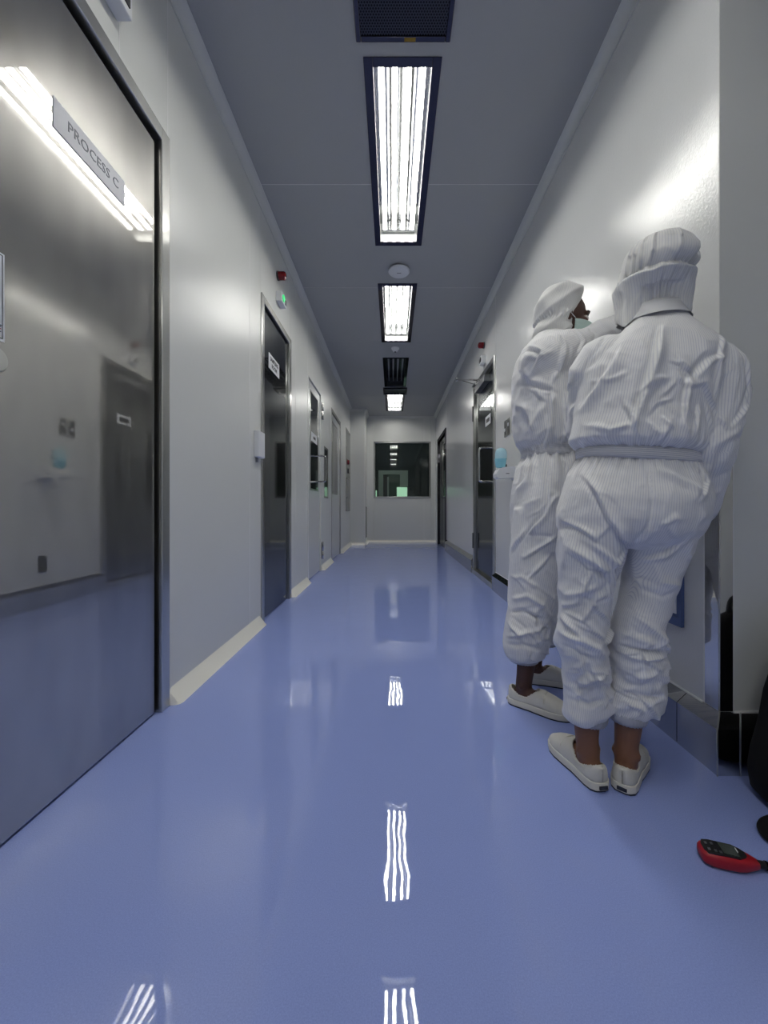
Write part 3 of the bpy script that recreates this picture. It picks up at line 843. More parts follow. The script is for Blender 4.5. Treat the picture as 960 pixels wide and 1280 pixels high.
# blue document pocket on the right wall behind the near person's leg
t = empty('document_pocket', (XR, 1.43, 0.377), 'blue document pocket with white paper, low on the wall behind the trouser leg', 'document holder')
boxo('back_board', XR - 0.005, XR, 1.315, 1.535, 0.377, 0.70, 'blue_plastic', t, bev=0.001)
boxo('paper', XR - 0.0065, XR - 0.005, 1.345, 1.52, 0.415, 0.69, 'paper', t)
boxo('front_lip', XR - 0.012, XR - 0.0065, 1.315, 1.535, 0.377, 0.405, 'blue_plastic', t)
boxo('side_lip', XR - 0.012, XR - 0.005, 1.315, 1.326, 0.405, 0.70, 'blue_plastic', t)

# signs on the doors
xs = XL - 0.010
t = empty('door_sign', (xs, 1.17, 1.785), 'long glossy laminated nameplate on the foreground steel door', 'sign', 'paper signs on the doors')
boxo('plate', xs, xs + 0.002, 1.033, 1.307, 1.785, 1.866, 'laminated_paper', t)
text_mesh('lettering', 'PROCESS C', 0.040, (xs + 0.0024, 1.178, 1.829), (0, 1, 0), (0, 0, 1), 'faded_ink', t)
t = empty('door_sign', (xs, 2.97, 1.83), 'small white two-line sign on the dark steel door', 'sign', 'paper signs on the doors')
boxo('plate', xs, xs + 0.002, 2.835, 3.095, 1.795, 1.905, 'paper', t)
text_mesh('lettering', 'SAMPLING', 0.042, (xs + 0.0024, 2.965, 1.872), (0, 1, 0), (0, 0, 1), 'ink', t, bold=0.001)
text_mesh('lettering', 'ROOM', 0.042, (xs + 0.0024, 2.965, 1.826), (0, 1, 0), (0, 0, 1), 'ink', t, bold=0.001)
t = empty('notice_sheet', (xs, 0.84, 1.2), 'white notice sheet with black rounded outline at the left picture edge', 'notice')
boxo('sheet', xs, xs + 0.001, 0.65, 0.9035, 1.160, 1.362, 'paper', t)
for (a, b, c, d) in ((0.66, 0.8995, 1.356, 1.358), (0.66, 0.8995, 1.166, 1.168), (0.8975, 0.8995, 1.168, 1.356), (0.66, 0.8975, 1.196, 1.1975)):
    boxo('outline', xs + 0.001, xs + 0.0014, a, b, c, d, 'ink', t)
for k, z in enumerate((1.194, 1.188, 1.182)):
    boxo('print_line', xs + 0.001, xs + 0.0014, 0.80, 0.8955, z - 0.0012, z + 0.0012, 'red_ink' if k == 1 else 'ink', t)
xr = XR + 0.010
t = empty('door_sign', (xr, 4.1, 1.72), 'small white sign on the right door below the closer', 'sign', 'paper signs on the doors')
boxo('plate', xr - 0.002, xr, 3.95, 4.17, 1.635, 1.735, 'paper', t)
boxo('print_block', xr - 0.0026, xr - 0.002, 3.99, 4.13, 1.665, 1.705, 'dark_grey', t)
t = empty('door_sign', (XL - 0.008, 4.44, 1.45), 'small white strip imitating a reflection in the vision window of the hinged painted door', 'sign', 'paper signs on the doors')
boxo('plate', XL - 0.0080, XL - 0.0065, 4.31, 4.65, 1.52, 1.62, 'paper', t)  # white strip with a dark bar stands in for a reflection on the pane
boxo('print_block', XL - 0.0065, XL - 0.006, 4.42, 4.55, 1.555, 1.585, 'ink', t)

# ------------------------------------------------------------------ red meter on the floor
def meter():
    c0 = Vector((0.682, 0.872, 0)); c1 = Vector((0.858, 0.824, 0))     # tail to tip on the floor
    ax = (c1 - c0).normalized(); sd = Vector((-ax.y, ax.x, 0))         # sd: away from the camera
    ax = ax * 0.77; sd = sd * 0.86
    t = empty('handheld_meter', c0 + ax * 0.09, 'red handheld meter with black keypad lying on the blue floor', 'meter')
    Z = Vector((0, 0, 0.88))

    def sec(s, w, zb, zt, e=0.55, n=28):
        return ell(c0 + ax * s + Z * ((zb + zt) / 2), sd, Z, w, (zt - zb) / 2, n, e)
    bm = NB()
    loft(bm, [sec(0.0, 0.010, 0.012, 0.026), sec(0.003, 0.019, 0.006, 0.030), sec(0.010, 0.025, 0.003, 0.033), sec(0.025, 0.0285, 0.0, 0.035), sec(0.055, 0.0295, 0.0, 0.035),
              sec(0.085, 0.0285, 0.0, 0.034), sec(0.105, 0.025, 0.001, 0.032), sec(0.122, 0.018, 0.003, 0.028), sec(0.135, 0.0125, 0.005, 0.024), sec(0.141, 0.010, 0.007, 0.022)])
    obj('case', bm, 'meter_red', t, smooth='auto')
    # black key panel
    bm = NB()
    out = [(0.008, 0.010), (0.014, 0.0205), (0.03, 0.0225), (0.088, 0.0215), (0.104, 0.014), (0.112, 0.006)]
    pts = [(s, w) for s, w in out] + [(s, -w) for s, w in out[::-1]]
    def zt(s): return 0.0352 - max(0, s - 0.06) * 0.055 - max(0, 0.02 - s) * 0.12
    loft(bm, [[c0 + ax * s + sd * w + Z * (zt(s) - 0.004) for s, w in pts], [c0 + ax * s + sd * w + Z * (zt(s) + 0.0012) for s, w in pts]])
    obj('key_panel', bm, 'black_plastic', t)
    def chip(nm, s0, s1, w0, w1, m):
        bm = NB()
        q = [(s0, w0), (s1, w0), (s1, w1), (s0, w1)]
        loft(bm, [[c0 + ax * s + sd * w + Z * (zt(s) + 0.0008) for s, w in q], [c0 + ax * s + sd * w + Z * (zt(s) + 0.0024) for s, w in q]])
        obj(nm, bm, m, t)
    chip('screen', 0.052, 0.090, -0.017, 0.017, 'screen_grey')
    for s, w in ((0.017, -0.010), (0.017, 0.009), (0.032, -0.012), (0.032, 0.010), (0.043, -0.014)):
        chip('key', s, s + 0.006, w - 0.003, w + 0.003, 'metal_grey')
    chip('emblem', 0.092, 0.094, -0.002, 0.012, 'white_plastic')
    bm = NB(); tube(bm, [c0 + ax * s + Z * 0.0145 for s in (0.139, 0.152, 0.172, 0.176)], [0.0078, 0.0078, 0.0075, 0.004], 14)
    obj('probe', bm, 'black_plastic', t, smooth='auto')
    bm = NB(); tube(bm, [c0 + ax * s + Z * 0.0145 for s in (0.158, 0.163)], 0.0088, 14); obj('probe_ring', bm, 'black_rubber', t, smooth='auto')


meter()


# ------------------------------------------------------------------ black bag at the right edge
def bag():
    t = empty('black_bag', (1.12, 1.0, 0), 'black fabric backpack slumped at the right picture edge beside the kerb', 'bag')
    u, v = Vector((1, 0, 0)), Vector((0, 1, 0))
    bm = NB(); rings = []
    for z, x0, x1, y0, y1, e in ((0.0, 0.985, 1.33, 0.965, 1.085, 0.6), (0.02, 0.945, 1.33, 0.935, 1.11, 0.55), (0.07, 0.938, 1.335, 0.925, 1.115, 0.55), (0.12, 0.952, 1.33, 0.93, 1.115, 0.55),
                                 (0.20, 0.972, 1.32, 0.945, 1.115, 0.6), (0.28, 0.990, 1.31, 0.965, 1.11, 0.6), (0.35, 1.012, 1.30, 0.985, 1.105, 0.65), (0.41, 1.04, 1.27, 1.01, 1.09, 0.7), (0.44, 1.09, 1.22, 1.03, 1.07, 0.8)):
        x0 += 0.024
        c = Vector(((x0 + x1) / 2, (y0 + y1) / 2, z))
        rr = []
        for q in ell(c, u, v, (x1 - x0) / 2, (y1 - y0) / 2, 40, e):
            k = noise.noise(q * 14) * 0.006
            rr.append(q + (q - c).normalized() * k)
        rings.append(rr)
    loft(bm, rings); obj('pack_body', bm, 'bag_black', t, smooth='auto')
    bm = NB(); box(bm, 1.03, 1.27, 0.895, 0.945, 0.03, 0.20, 0.018, 3); obj('front_pocket', bm, 'bag_black', t, smooth='auto')
    bm = NB(); tube(bm, smooth_path([(1.06, 0.893, 0.17), (1.15, 0.889, 0.172), (1.24, 0.893, 0.17)], 4), 0.003, 8); obj('zipper', bm, 'black_plastic', t, smooth='auto')
    bm = NB(); tube(bm, smooth_path([(0.985, 0.96, 0.055), (0.935, 0.945, 0.03), (0.898, 0.940, 0.018), (0.884, 0.92, 0.013), (0.890, 0.895, 0.012), (0.91, 0.87, 0.012), (0.97, 0.845, 0.012), (1.10, 0.86, 0.014), (1.16, 0.90, 0.04)], 6), [(0.011, 0.017)] * 49, 12)
    obj('shoulder_strap', bm, 'bag_black', t, smooth='auto')
    bm = NB(); tube(bm, smooth_path([(0.965, 0.945, 0.085), (0.925, 0.93, 0.055), (0.905, 0.935, 0.02), (0.92, 0.95, 0.012), (0.96, 0.96, 0.012)], 5), [(0.012, 0.010)] * 21, 10)
    obj('side_strap', bm, 'bag_black', t, smooth='auto')
    bm = NB(); tube(bm, smooth_path([(1.11, 1.05, 0.435), (1.12, 1.05, 0.475), (1.155, 1.05, 0.49), (1.19, 1.05, 0.475), (1.20, 1.05, 0.435)], 4), 0.008, 10); obj('grab_handle', bm, 'bag_black', t, smooth='auto')


bag()


# ------------------------------------------------------------------ people
def voxel(bm, size):
    """union of the overlapping closed shapes in bm as one continuous skin"""
    me = bpy.data.meshes.new('tmp'); bmesh.ops.recalc_face_normals(bm, faces=bm.faces); bm.to_mesh(me); bm.free()
    o = bpy.data.objects.new('tmp', me); C.objects.link(o)
    md = o.modifiers.new('r', 'REMESH'); md.mode = 'VOXEL'; md.voxel_size = size; md.adaptivity = 0
    dg = bpy.context.evaluated_depsgraph_get(); dg.update()
    out = bpy.data.meshes.new_from_object(o.evaluated_get(dg))
    bpy.data.objects.remove(o); bpy.data.meshes.remove(me)
    return out


def getco(me):
    co = np.empty(len(me.vertices) * 3, dtype=np.float64); me.vertices.foreach_get('co', co)
    return co.reshape(-1, 3)


def setco(me, co):
    me.vertices.foreach_set('co', co.astype(np.float32).ravel()); me.update()


def normals(me):
    n = np.empty(len(me.vertices) * 3, dtype=np.float32); me.vertex_normals.foreach_get('vector', n)
    return n.reshape(-1, 3).astype(np.float64)


def relax(me, it, lam=0.5):
    co = getco(me); n = len(co)
    e = np.empty(len(me.edges) * 2, dtype=np.int32); me.edges.foreach_get('vertices', e); e = e.reshape(-1, 2)
    i = np.concatenate([e[:, 0], e[:, 1]]); j = np.concatenate([e[:, 1], e[:, 0]])
    deg = np.maximum(np.bincount(i, minlength=n), 1)
    for _ in range(it):
        acc = np.stack([np.bincount(i, weights=co[j, k], minlength=n) for k in range(3)], 1) / deg[:, None]
        co += (acc - co) * lam
    setco(me, co)


def seg_dist2(p, a, b):
    """2-D distance of points to a segment, signed side and parameter"""
    d = b - a; L = max(np.hypot(*d), 1e-9); t = np.clip(((p - a) @ d) / (L * L), 0, 1)
    q = a + t[:, None] * d; r = p - q
    side = (d[0] * r[:, 1] - d[1] * r[:, 0]) / L
    return np.hypot(r[:, 0], r[:, 1]), side, t, L


def crease(xy, mask, pts, w, amp, kind, disp):
    """a fold along a polyline on the seen face of the garment; kind 'r' ridge, 'v' valley, 's' step"""
    pts = [np.array(q, dtype=float) for q in pts]
    lens = [np.hypot(*(b - a)) for a, b in zip(pts[:-1], pts[1:])]; tot = sum(lens); acc = 0
    best = np.full(len(xy), 1e9); sd = np.zeros(len(xy)); tt = np.zeros(len(xy))
    for a, b, L in zip(pts[:-1], pts[1:], lens):
        d, s, t, _ = seg_dist2(xy, a, b)
        m = d < best
        best[m] = d[m]; sd[m] = s[m]; tt[m] = (acc + t[m] * L) / tot; acc += L
    k = np.exp(-(best / w) ** 2) * np.clip(np.minimum(tt, 1 - tt) * 5 + 0.15, 0, 1) * mask
    if kind == 'r': disp += amp * np.clip(1 - best / w, 0, 1) ** 1.3 * np.clip(np.minimum(tt, 1 - tt) * 5 + 0.15, 0, 1) * mask
    elif kind == 'v': disp -= amp * np.clip(1 - best / w, 0, 1) ** 1.3 * np.clip(np.minimum(tt, 1 - tt) * 5 + 0.15, 0, 1) * mask
    else:
        s = sd / w
        disp += amp * 1.25 * np.where(s > 0, np.exp(-s * s * 0.6) * np.clip(s * 4, -1, 1), -np.exp(-s * s * 2.0) * np.clip(-s * 4, 0, 1) * 0.6) * k ** 0.3 * np.exp(-(best / (1.8 * w)) ** 2)


def wrinkle(co, amp, f=7.0, seed=0.0, aniso=(1, 1, 0.75)):
    """crumpled polyester: sharp ridged folds over soft bulges"""
    out = np.empty(len(co))
    ax, ay, az = aniso
    N = noise.noise
    for i, (x, y, z) in enumerate(co):
        p = Vector((x * ax + seed, y * ay - seed, z * az))
        wx = N(p * 3.1) * 0.10; wz = N(p * 3.1 + Vector((5, 2, 9))) * 0.10
        q = Vector(((p.x + wx) + 0.35 * (p.z + wz), p.y, (p.z + wz) - 0.30 * p.x)) * f
        r1 = 1.0 - abs(N(q)) * 2.4
        r2 = 1.0 - abs(N(q * 2.1 + Vector((3.3, 1.7, 8.1)))) * 2.4
        out[i] = (max(r1, -0.4) * 0.65 + max(r2, -0.4) * 0.30 * (0.5 + max(r1, 0)) + N(p * 5.0) * 0.5)
    return out * amp


def crumple(xy, mask, n, rng, boxes, disp, w=(0.008, 0.015), a=(0.0025, 0.006), tilt=(25, 70), ln=(0.03, 0.09)):
    """random straight angular creases; boxes: (x0, x1, z0, z1) areas of the garment"""
    for k in range(n):
        x0, x1, z0, z1 = boxes[k % len(boxes)]
        cx, cz = rng.uniform(x0, x1), rng.uniform(z0, z1)
        t = math.radians(rng.uniform(*tilt)) * rng.choice((-1, 1)); L = rng.uniform(*ln) / 2
        d = np.array((math.cos(t), math.sin(t))) * L; c = np.array((cx, cz))
        kink = np.array((-d[1], d[0])) * rng.uniform(-0.5, 0.5)
        crease(xy, mask, [c - d, c + kink, c + d], rng.uniform(*w), rng.uniform(*a), rng.choice('rvss'), disp)


def stripe_attr(me, co, limbs):
    """angular coordinate around the nearest limb axis, in metres, for the woven stripes"""
    best = np.full(len(co), 1e9); val = np.zeros(len(co))
    for axis, rad, front, w in limbs:
        axis = [np.array(a, dtype=float) for a in axis]
        front = np.array(front, dtype=float)
        for a, b in zip(axis[:-1], axis[1:]):
            d = b - a; L2 = d @ d; t = np.clip(((co - a) @ d) / L2, 0, 1)
            q = a + t[:, None] * d; r = co - q
            dist = np.linalg.norm(r, axis=1) / (rad * w)
            dn = d / math.sqrt(L2)
            fu = front - dn * (front @ dn); fu /= np.linalg.norm(fu); sv = np.cross(dn, fu)
            ang = np.arctan2(r @ sv, r @ fu)
            m = dist < best
            best[m] = dist[m]; val[m] = ang[m] * rad
    at = me.attributes.new('stripe', 'FLOAT', 'POINT'); at.data.foreach_set('value', val.astype(np.float32))


def frame2(yaw, tilt=0.0):
    """yaw: turn to the right (clockwise from above) from looking along +y; returns right, forward"""
    return Vector((math.cos(yaw), -math.sin(yaw), -tilt)), Vector((math.sin(yaw), math.cos(yaw), 0))


def hand(bm, wrist, d, palm_n, side, L=0.165, curl=0.35):
    """five separate bent fingers on a palm; d: towards the fingertips, palm_n: out of the palm, side: thumb side"""
    d = d.normalized(); n = (palm_n - d * palm_n.dot(d)).normalized(); s = d.cross(n).normalized()
    if s.dot(side) < 0: s = -s
    pal = L * 0.52
    loft(bm, [ell(wrist + d * (pal * t), s, n, a, b, 18, 0.85) for t, a, b in ((-0.25, 0.024, 0.019), (0.05, 0.026, 0.018), (0.4, 0.036, 0.016), (0.8, 0.039, 0.014), (1.0, 0.036, 0.012))])
    for k, (o, ln) in enumerate(((0.028, 0.43), (0.0095, 0.48), (-0.0095, 0.45), (-0.027, 0.35))):
        p = wrist + d * (pal * 0.92) + s * o; pts = [p - d * 0.012, p]; dd = d.copy(); a = curl * 0.5
        for f in (0.42, 0.32, 0.26):
            dd = (dd * math.cos(a) + n * math.sin(a)).normalized()
            pts.append(pts[-1] + dd * (ln * L * f)); a = curl
            n2 = n
        tube(bm, pts, [0.0092, 0.009, 0.0085, 0.0078, 0.005], 10)
    p = wrist + d * (pal * 0.22) + s * 0.022
    pts = [p, p + (s * 0.7 + d * 0.6 + n * 0.25) * 0.032, p + (s * 0.75 + d * 1.15 + n * 0.4) * 0.046, p + (s * 0.7 + d * 1.5 + n * 0.55) * 0.054]
    tube(bm, pts, [0.013, 0.0115, 0.0098, 0.006], 10)


def head(bm, c, fwd, up, s=1.0):
    """skull, jaw, brow, nose, lips, ears; c: head centre, fwd: where the face looks"""
    fwd = fwd.normalized(); rt = fwd.cross(up).normalized(); up = rt.cross(fwd).normalized()
    R = Matrix((rt, fwd, up)).transposed().to_4x4()
    at = lambda x, y, z: c + rt * (x * s) + fwd * (y * s) + up * (z * s)
    sphere(bm, at(0, -0.010, 0.028), 0.074 * s, 0.092 * s, 0.085 * s, R)
    sphere(bm, at(0, 0.020, -0.040), 0.060 * s, 0.066 * s, 0.072 * s, R)
    sphere(bm, at(0, 0.052, -0.088), 0.030 * s, 0.026 * s, 0.022 * s, R, 14)
    sphere(bm, at(0, 0.076, 0.022), 0.050 * s, 0.014 * s, 0.010 * s, R, 14)
    tube(bm, [at(0, 0.080, 0.010), at(0, 0.092, -0.010), at(0, 0.106, -0.032), at(0, 0.088, -0.042)], [0.008 * s, 0.009 * s, 0.012 * s, 0.009 * s], 10)
    for k in (-1, 1):
        sphere(bm, at(0.013 * k, 0.090, -0.036), 0.009 * s, 0.011 * s, 0.008 * s, R, 10)
        sphere(bm, at(0.040 * k, 0.062, -0.018), 0.022 * s, 0.020 * s, 0.020 * s, R, 12)
        sphere(bm, at(0.076 * k, -0.008, -0.008), 0.007 * s, 0.018 * s, 0.030 * s, R, 12)
    sphere(bm, at(0, 0.083, -0.062), 0.024 * s, 0.008 * s, 0.005 * s, R, 12)
    sphere(bm, at(0, 0.081, -0.071), 0.021 * s, 0.008 * s, 0.006 * s, R, 12)
    return at


def shoe(parent, ankle_floor, yaw, L=0.235, label=None, scale_h=1.0):
    """white slip-on: yaw of the toe direction (0 = +y, clockwise); ankle_floor: heel point on the floor"""
    rt, fw = frame2(yaw)
    Zv = Vector((0, 0, 1)); o = Vector((ankle_floor[0], ankle_floor[1], 0))
    t = bpy.data.objects.new('shoe', None); C.objects.link(t); t.parent = parent; t.empty_display_size = 0.05
    t.location = o - world_loc(parent)

    def half(s):                                       # half width of the sole along its length
        k = [(0, 0.008), (0.02, 0.019), (0.06, 0.0275), (0.15, 0.032), (0.35, 0.033), (0.55, 0.039), (0.70, 0.043), (0.82, 0.040), (0.92, 0.030), (0.975, 0.017), (1.0, 0.006)]
        for (a, b), (c, d) in zip(k[:-1], k[1:]):
            if a <= s <= c:
                q = (s - a) / (c - a); return b + (d - b) * (q * q * (3 - 2 * q) if 0.1 < s < 0.9 else q)
        return 0.006
    S = [0, 0.008, 0.02, 0.04, 0.06, 0.1, 0.15, 0.22, 0.3, 0.38, 0.46, 0.54, 0.62, 0.7, 0.76, 0.82, 0.87, 0.92, 0.95, 0.975, 0.99, 1.0]
    cx = lambda s: 0.0
    out = [(s, half(s)) for s in S] + [(s, -half(s)) for s in S[::-1][1:-1]]
    pt = lambda s, x, z: o + fw * (s * L) + rt * x + Zv * z
    grow = lambda d: [(s + (0.5 - s) * -2 * d / L * (1 if True else 0) * 0 + (-d / L if s < 0.02 else (d / L if s > 0.98 else 0)), x + math.copysign(d, x)) for s, x in out]
    bm = NB()
    loft(bm, [[pt(s, x, z) for s, x in grow(dd)] for z, dd in ((0.004, 0.000), (0.006, 0.0025), (0.022, 0.003), (0.0255, 0.002), (0.0262, -0.001))])
    obj('sole', bm, 'shoe_sole', t, smooth='auto')
    bm = NB(); loft(bm, [[pt(s, x, z) for s, x in grow(-0.001)] for z in (0.0, 0.0045)]); obj('tread', bm, 'sole_dark', t)

    def top(s):                                        # ridge height of the upper
        k = [(0, 0.064), (0.05, 0.070), (0.15, 0.066), (0.3, 0.062), (0.45, 0.078), (0.55, 0.079), (0.65, 0.070), (0.78, 0.058), (0.9, 0.046), (0.97, 0.036), (1.0, 0.028)]
        for (a, b), (c, d) in zip(k[:-1], k[1:]):
            if a <= s <= c: return b + (d - b) * (s - a) / (c - a)
        return 0.028
    NT = 28; NS = 64
    rows = []; bm = NB()
    for i in range(NS + 1):
        s = i / NS; hw = half(min(max(s, 0.004), 0.996)) if 0 < i < NS else 0.0012; tp = top(s) * scale_h; r = []
        for j in range(NT + 1):
            a = PI * j / NT
            e = 0.62
            x = hw * math.copysign(abs(math.cos(a)) ** e, math.cos(a)) * (1 - 0.10 * math.sin(a))
            z = 0.022 + (tp - 0.022) * abs(math.sin(a)) ** e
            r.append((bm.verts.new(pt(s, x, z)), s, x))
        rows.append(r)
    inside = lambda s, x: ((s - 0.275) / 0.235) ** 2 + (x / 0.0285) ** 2 < 1
    for i in range(NS):
        for j in range(NT):
            q = (rows[i][j], rows[i + 1][j], rows[i + 1][j + 1], rows[i][j + 1])
            z = sum(v[0].co.z for v in q) / 4
            if z > 0.046 and inside(sum(v[1] for v in q) / 4, sum(v[2] for v in q) / 4): continue
            bm.faces.new([v[0] for v in q])
    bmesh.ops.remove_doubles(bm, verts=bm.verts, dist=0.0004)
    loose = [v for v in bm.verts if not v.link_faces]; bmesh.ops.delete(bm, geom=loose, context='VERTS')
    up = obj('upper', bm, 'shoe_canvas', t, smooth=True)
    md = up.modifiers.new('thick', 'SOLIDIFY'); md.thickness = 0.0025; md.offset = -1
    # padded rim of the opening and tongue seam
    bm = NB(); pts = []
    for k in range(41):
        a = 2 * PI * k / 40; s = 0.275 + 0.24 * math.cos(a); x = 0.029 * math.sin(a)
        hw = half(max(s, 0.01)); tp = top(max(s, 0)) * scale_h
        cc = min(abs(x) / (hw * 0.9), 1); z = 0.022 + (tp - 0.022) * max(1 - cc ** (1 / 0.62), 0) ** 0.31
        pts.append(pt(s, x * 1.02, max(z, 0.046)))
    tube(bm, pts, 0.0028, 8, cap=False); obj('rim', bm, 'shoe_sole', t, smooth='auto')
    bm = NB(); tube(bm, [pt(0.60, x, 0.0235 + (top(0.60) * scale_h - 0.022) * max(1 - (abs(x) / 0.042) ** 1.6, 0) ** 0.31) for x in np.linspace(-0.039, 0.039, 21)], 0.0018, 6); obj('vamp_seam', bm, 'shoe_sole', t, smooth='auto')
    bm = NB(); box(bm, -0.012, 0.012, -0.002, 0.002, 0.010, 0.019)
    bmesh.ops.transform(bm, verts=bm.verts, matrix=Matrix.Translation(pt(-0.0135, 0, 0)) @ Matrix.Rotation(-yaw, 4, 'Z')); obj('heel_tab', bm, 'sole_dark', t)
    return t


def foot(bm, heel, yaw, ankle, knee, L=0.215):
    rt, fw = frame2(yaw); Zv = Vector((0, 0, 1)); h = Vector((heel[0], heel[1], 0))
    loft(bm, [ell(h + fw * (s * L) + Zv * z, rt, Zv, a, b, 18) for s, a, b, z in ((0.045, 0.014, 0.012, 0.045), (0.10, 0.024, 0.022, 0.046), (0.25, 0.027, 0.025, 0.048), (0.5, 0.029, 0.024, 0.046), (0.72, 0.034, 0.014, 0.036), (0.90, 0.026, 0.009, 0.030), (0.96, 0.010, 0.005, 0.030))])
    a = h + fw * (0.22 * L)
    tube(bm, [a + Zv * 0.04, a + Zv * 0.075, ankle, ankle.lerp(knee, 0.3), ankle.lerp(knee, 0.65), knee], [(0.030, 0.026), (0.031, 0.028), 0.0315, 0.040, 0.050, 0.048], 18)
    for k in (-1, 1): sphere(bm, a + rt * (0.028 * k) + Zv * 0.083, 0.010, 0.012, 0.013, None, 10)


def cuff_band(parent, c, u, v, a, b, z0, z1, m='cloth_band', n=72, rip=0.0025, name='cuff'):
    bm = NB(); rings = []
    for k, z in enumerate(np.linspace(z0, z1, 6)):
        bul = math.sin(PI * k / 5) * 0.003
        rings.append([Vector((c[0], c[1], z)) + (u * math.cos(t) * (a + bul) + v * math.sin(t) * (b + bul)) * (1 + rip * math.sin(t * 31 + z * 60) / a) for t in (2 * PI * i / n for i in range(n))])
    loft(bm, rings, cap=False)
    o = obj(name, bm, m, parent, smooth=True)
    md = o.modifiers.new('thick', 'SOLIDIFY'); md.thickness = 0.003
    return o



def garment(parent, bm, vox, limbs, folds, D, facing, amp, f, seed, extra=None, boxes=(), ncr=0, calm=None, mat_='cloth_white', smooth1=6, smooth2=2):
    """coverall: union of the sleeves, legs and trunk, relaxed, creased and striped"""
    me = voxel(bm, vox)
    relax(me, smooth1, 0.5)
    co = getco(me); nr = normals(me)
    stripe_attr(me, co, limbs)
    # folds drawn in the garment's own frontal plane (seen side only)
    xy = np.stack([co[:, 0], co[:, 2]], 1)
    mask = np.clip((nr @ np.array(facing)) * 1.25, 0, 1) ** 1.3
    disp = wrinkle(co, amp, f, seed)
    if calm is not None: disp *= calm(co)
    for pts, w, a, kind in folds:
        a *= 1.5 if sum(q[0] for q in pts) / len(pts) < 852 else 0.85
        q = [((px - VX) * D / F, CH - (py - VY) * D / F) for px, py in pts]
        crease(xy, mask, q, w, a, kind, disp)
    rng = random.Random(int(seed * 10))
    if ncr:
        crumple(xy, mask, ncr, rng, boxes, disp)
        crumple(xy, np.clip(-(nr @ np.array(facing)) * 1.25, 0, 1) ** 1.3, ncr // 2, rng, boxes, disp)
    if extra is not None: disp += extra(co, nr)
    co = co + nr * disp[:, None]
    setco(me, co)
    relax(me, smooth2, 0.3)
    return link('coverall', me, mat_, parent, base=world_loc(parent), smooth=True)


def hood_mesh(parent, rings, m, n=180, ripple=None, name='hood', base=None, e=1.0):
    """rings: (centre, u, v, a, b); interpolated smoothly upwards with gathered folds"""
    bm = NB(); rows = []
    K = 5
    arr = [np.array([*c, a, b]) for c, u, v, a, b in rings]; u, v = rings[0][1], rings[0][2]
    dense = []
    for i in range(len(arr) - 1):
        p0, p1, p2, p3 = arr[max(i - 1, 0)], arr[i], arr[i + 1], arr[min(i + 2, len(arr) - 1)]
        for s in range(K):
            t = s / K
            q = 0.5 * ((2 * p1) + (p2 - p0) * t + (2 * p0 - 5 * p1 + 4 * p2 - p3) * t * t + (-p0 + 3 * p1 - 3 * p2 + p3) * t ** 3)
            dense.append(((i + t), q))
    dense.append((len(arr) - 1.0, arr[-1]))
    vals = []
    for k, q in dense:
        c = Vector(q[:3]); r = []
        for i in range(n):
            t = 2 * PI * i / n
            p = c + u * (max(q[3], 0.002) * math.copysign(abs(math.cos(t)) ** e, math.cos(t))) + v * (max(q[4], 0.002) * math.copysign(abs(math.sin(t)) ** e, math.sin(t)))
            d = (p - c).normalized()
            p = p + (ripple(k, t, p, d) if ripple else Vector((0, 0, 0)))
            r.append(p); vals.append(t * 0.1)
        rows.append(r)
    loft(bm, rows, cap=False)
    me = bpy.data.meshes.new(name); bmesh.ops.recalc_face_normals(bm, faces=bm.faces); bm.to_mesh(me); bm.free()
    at = me.attributes.new('stripe', 'FLOAT', 'POINT'); at.data.foreach_set('value', np.array(vals, dtype=np.float32))
    o = link(name, me, m, parent, smooth=True)
    md = o.modifiers.new('thick', 'SOLIDIFY'); md.thickness = 0.002; md.offset = -1
    return o


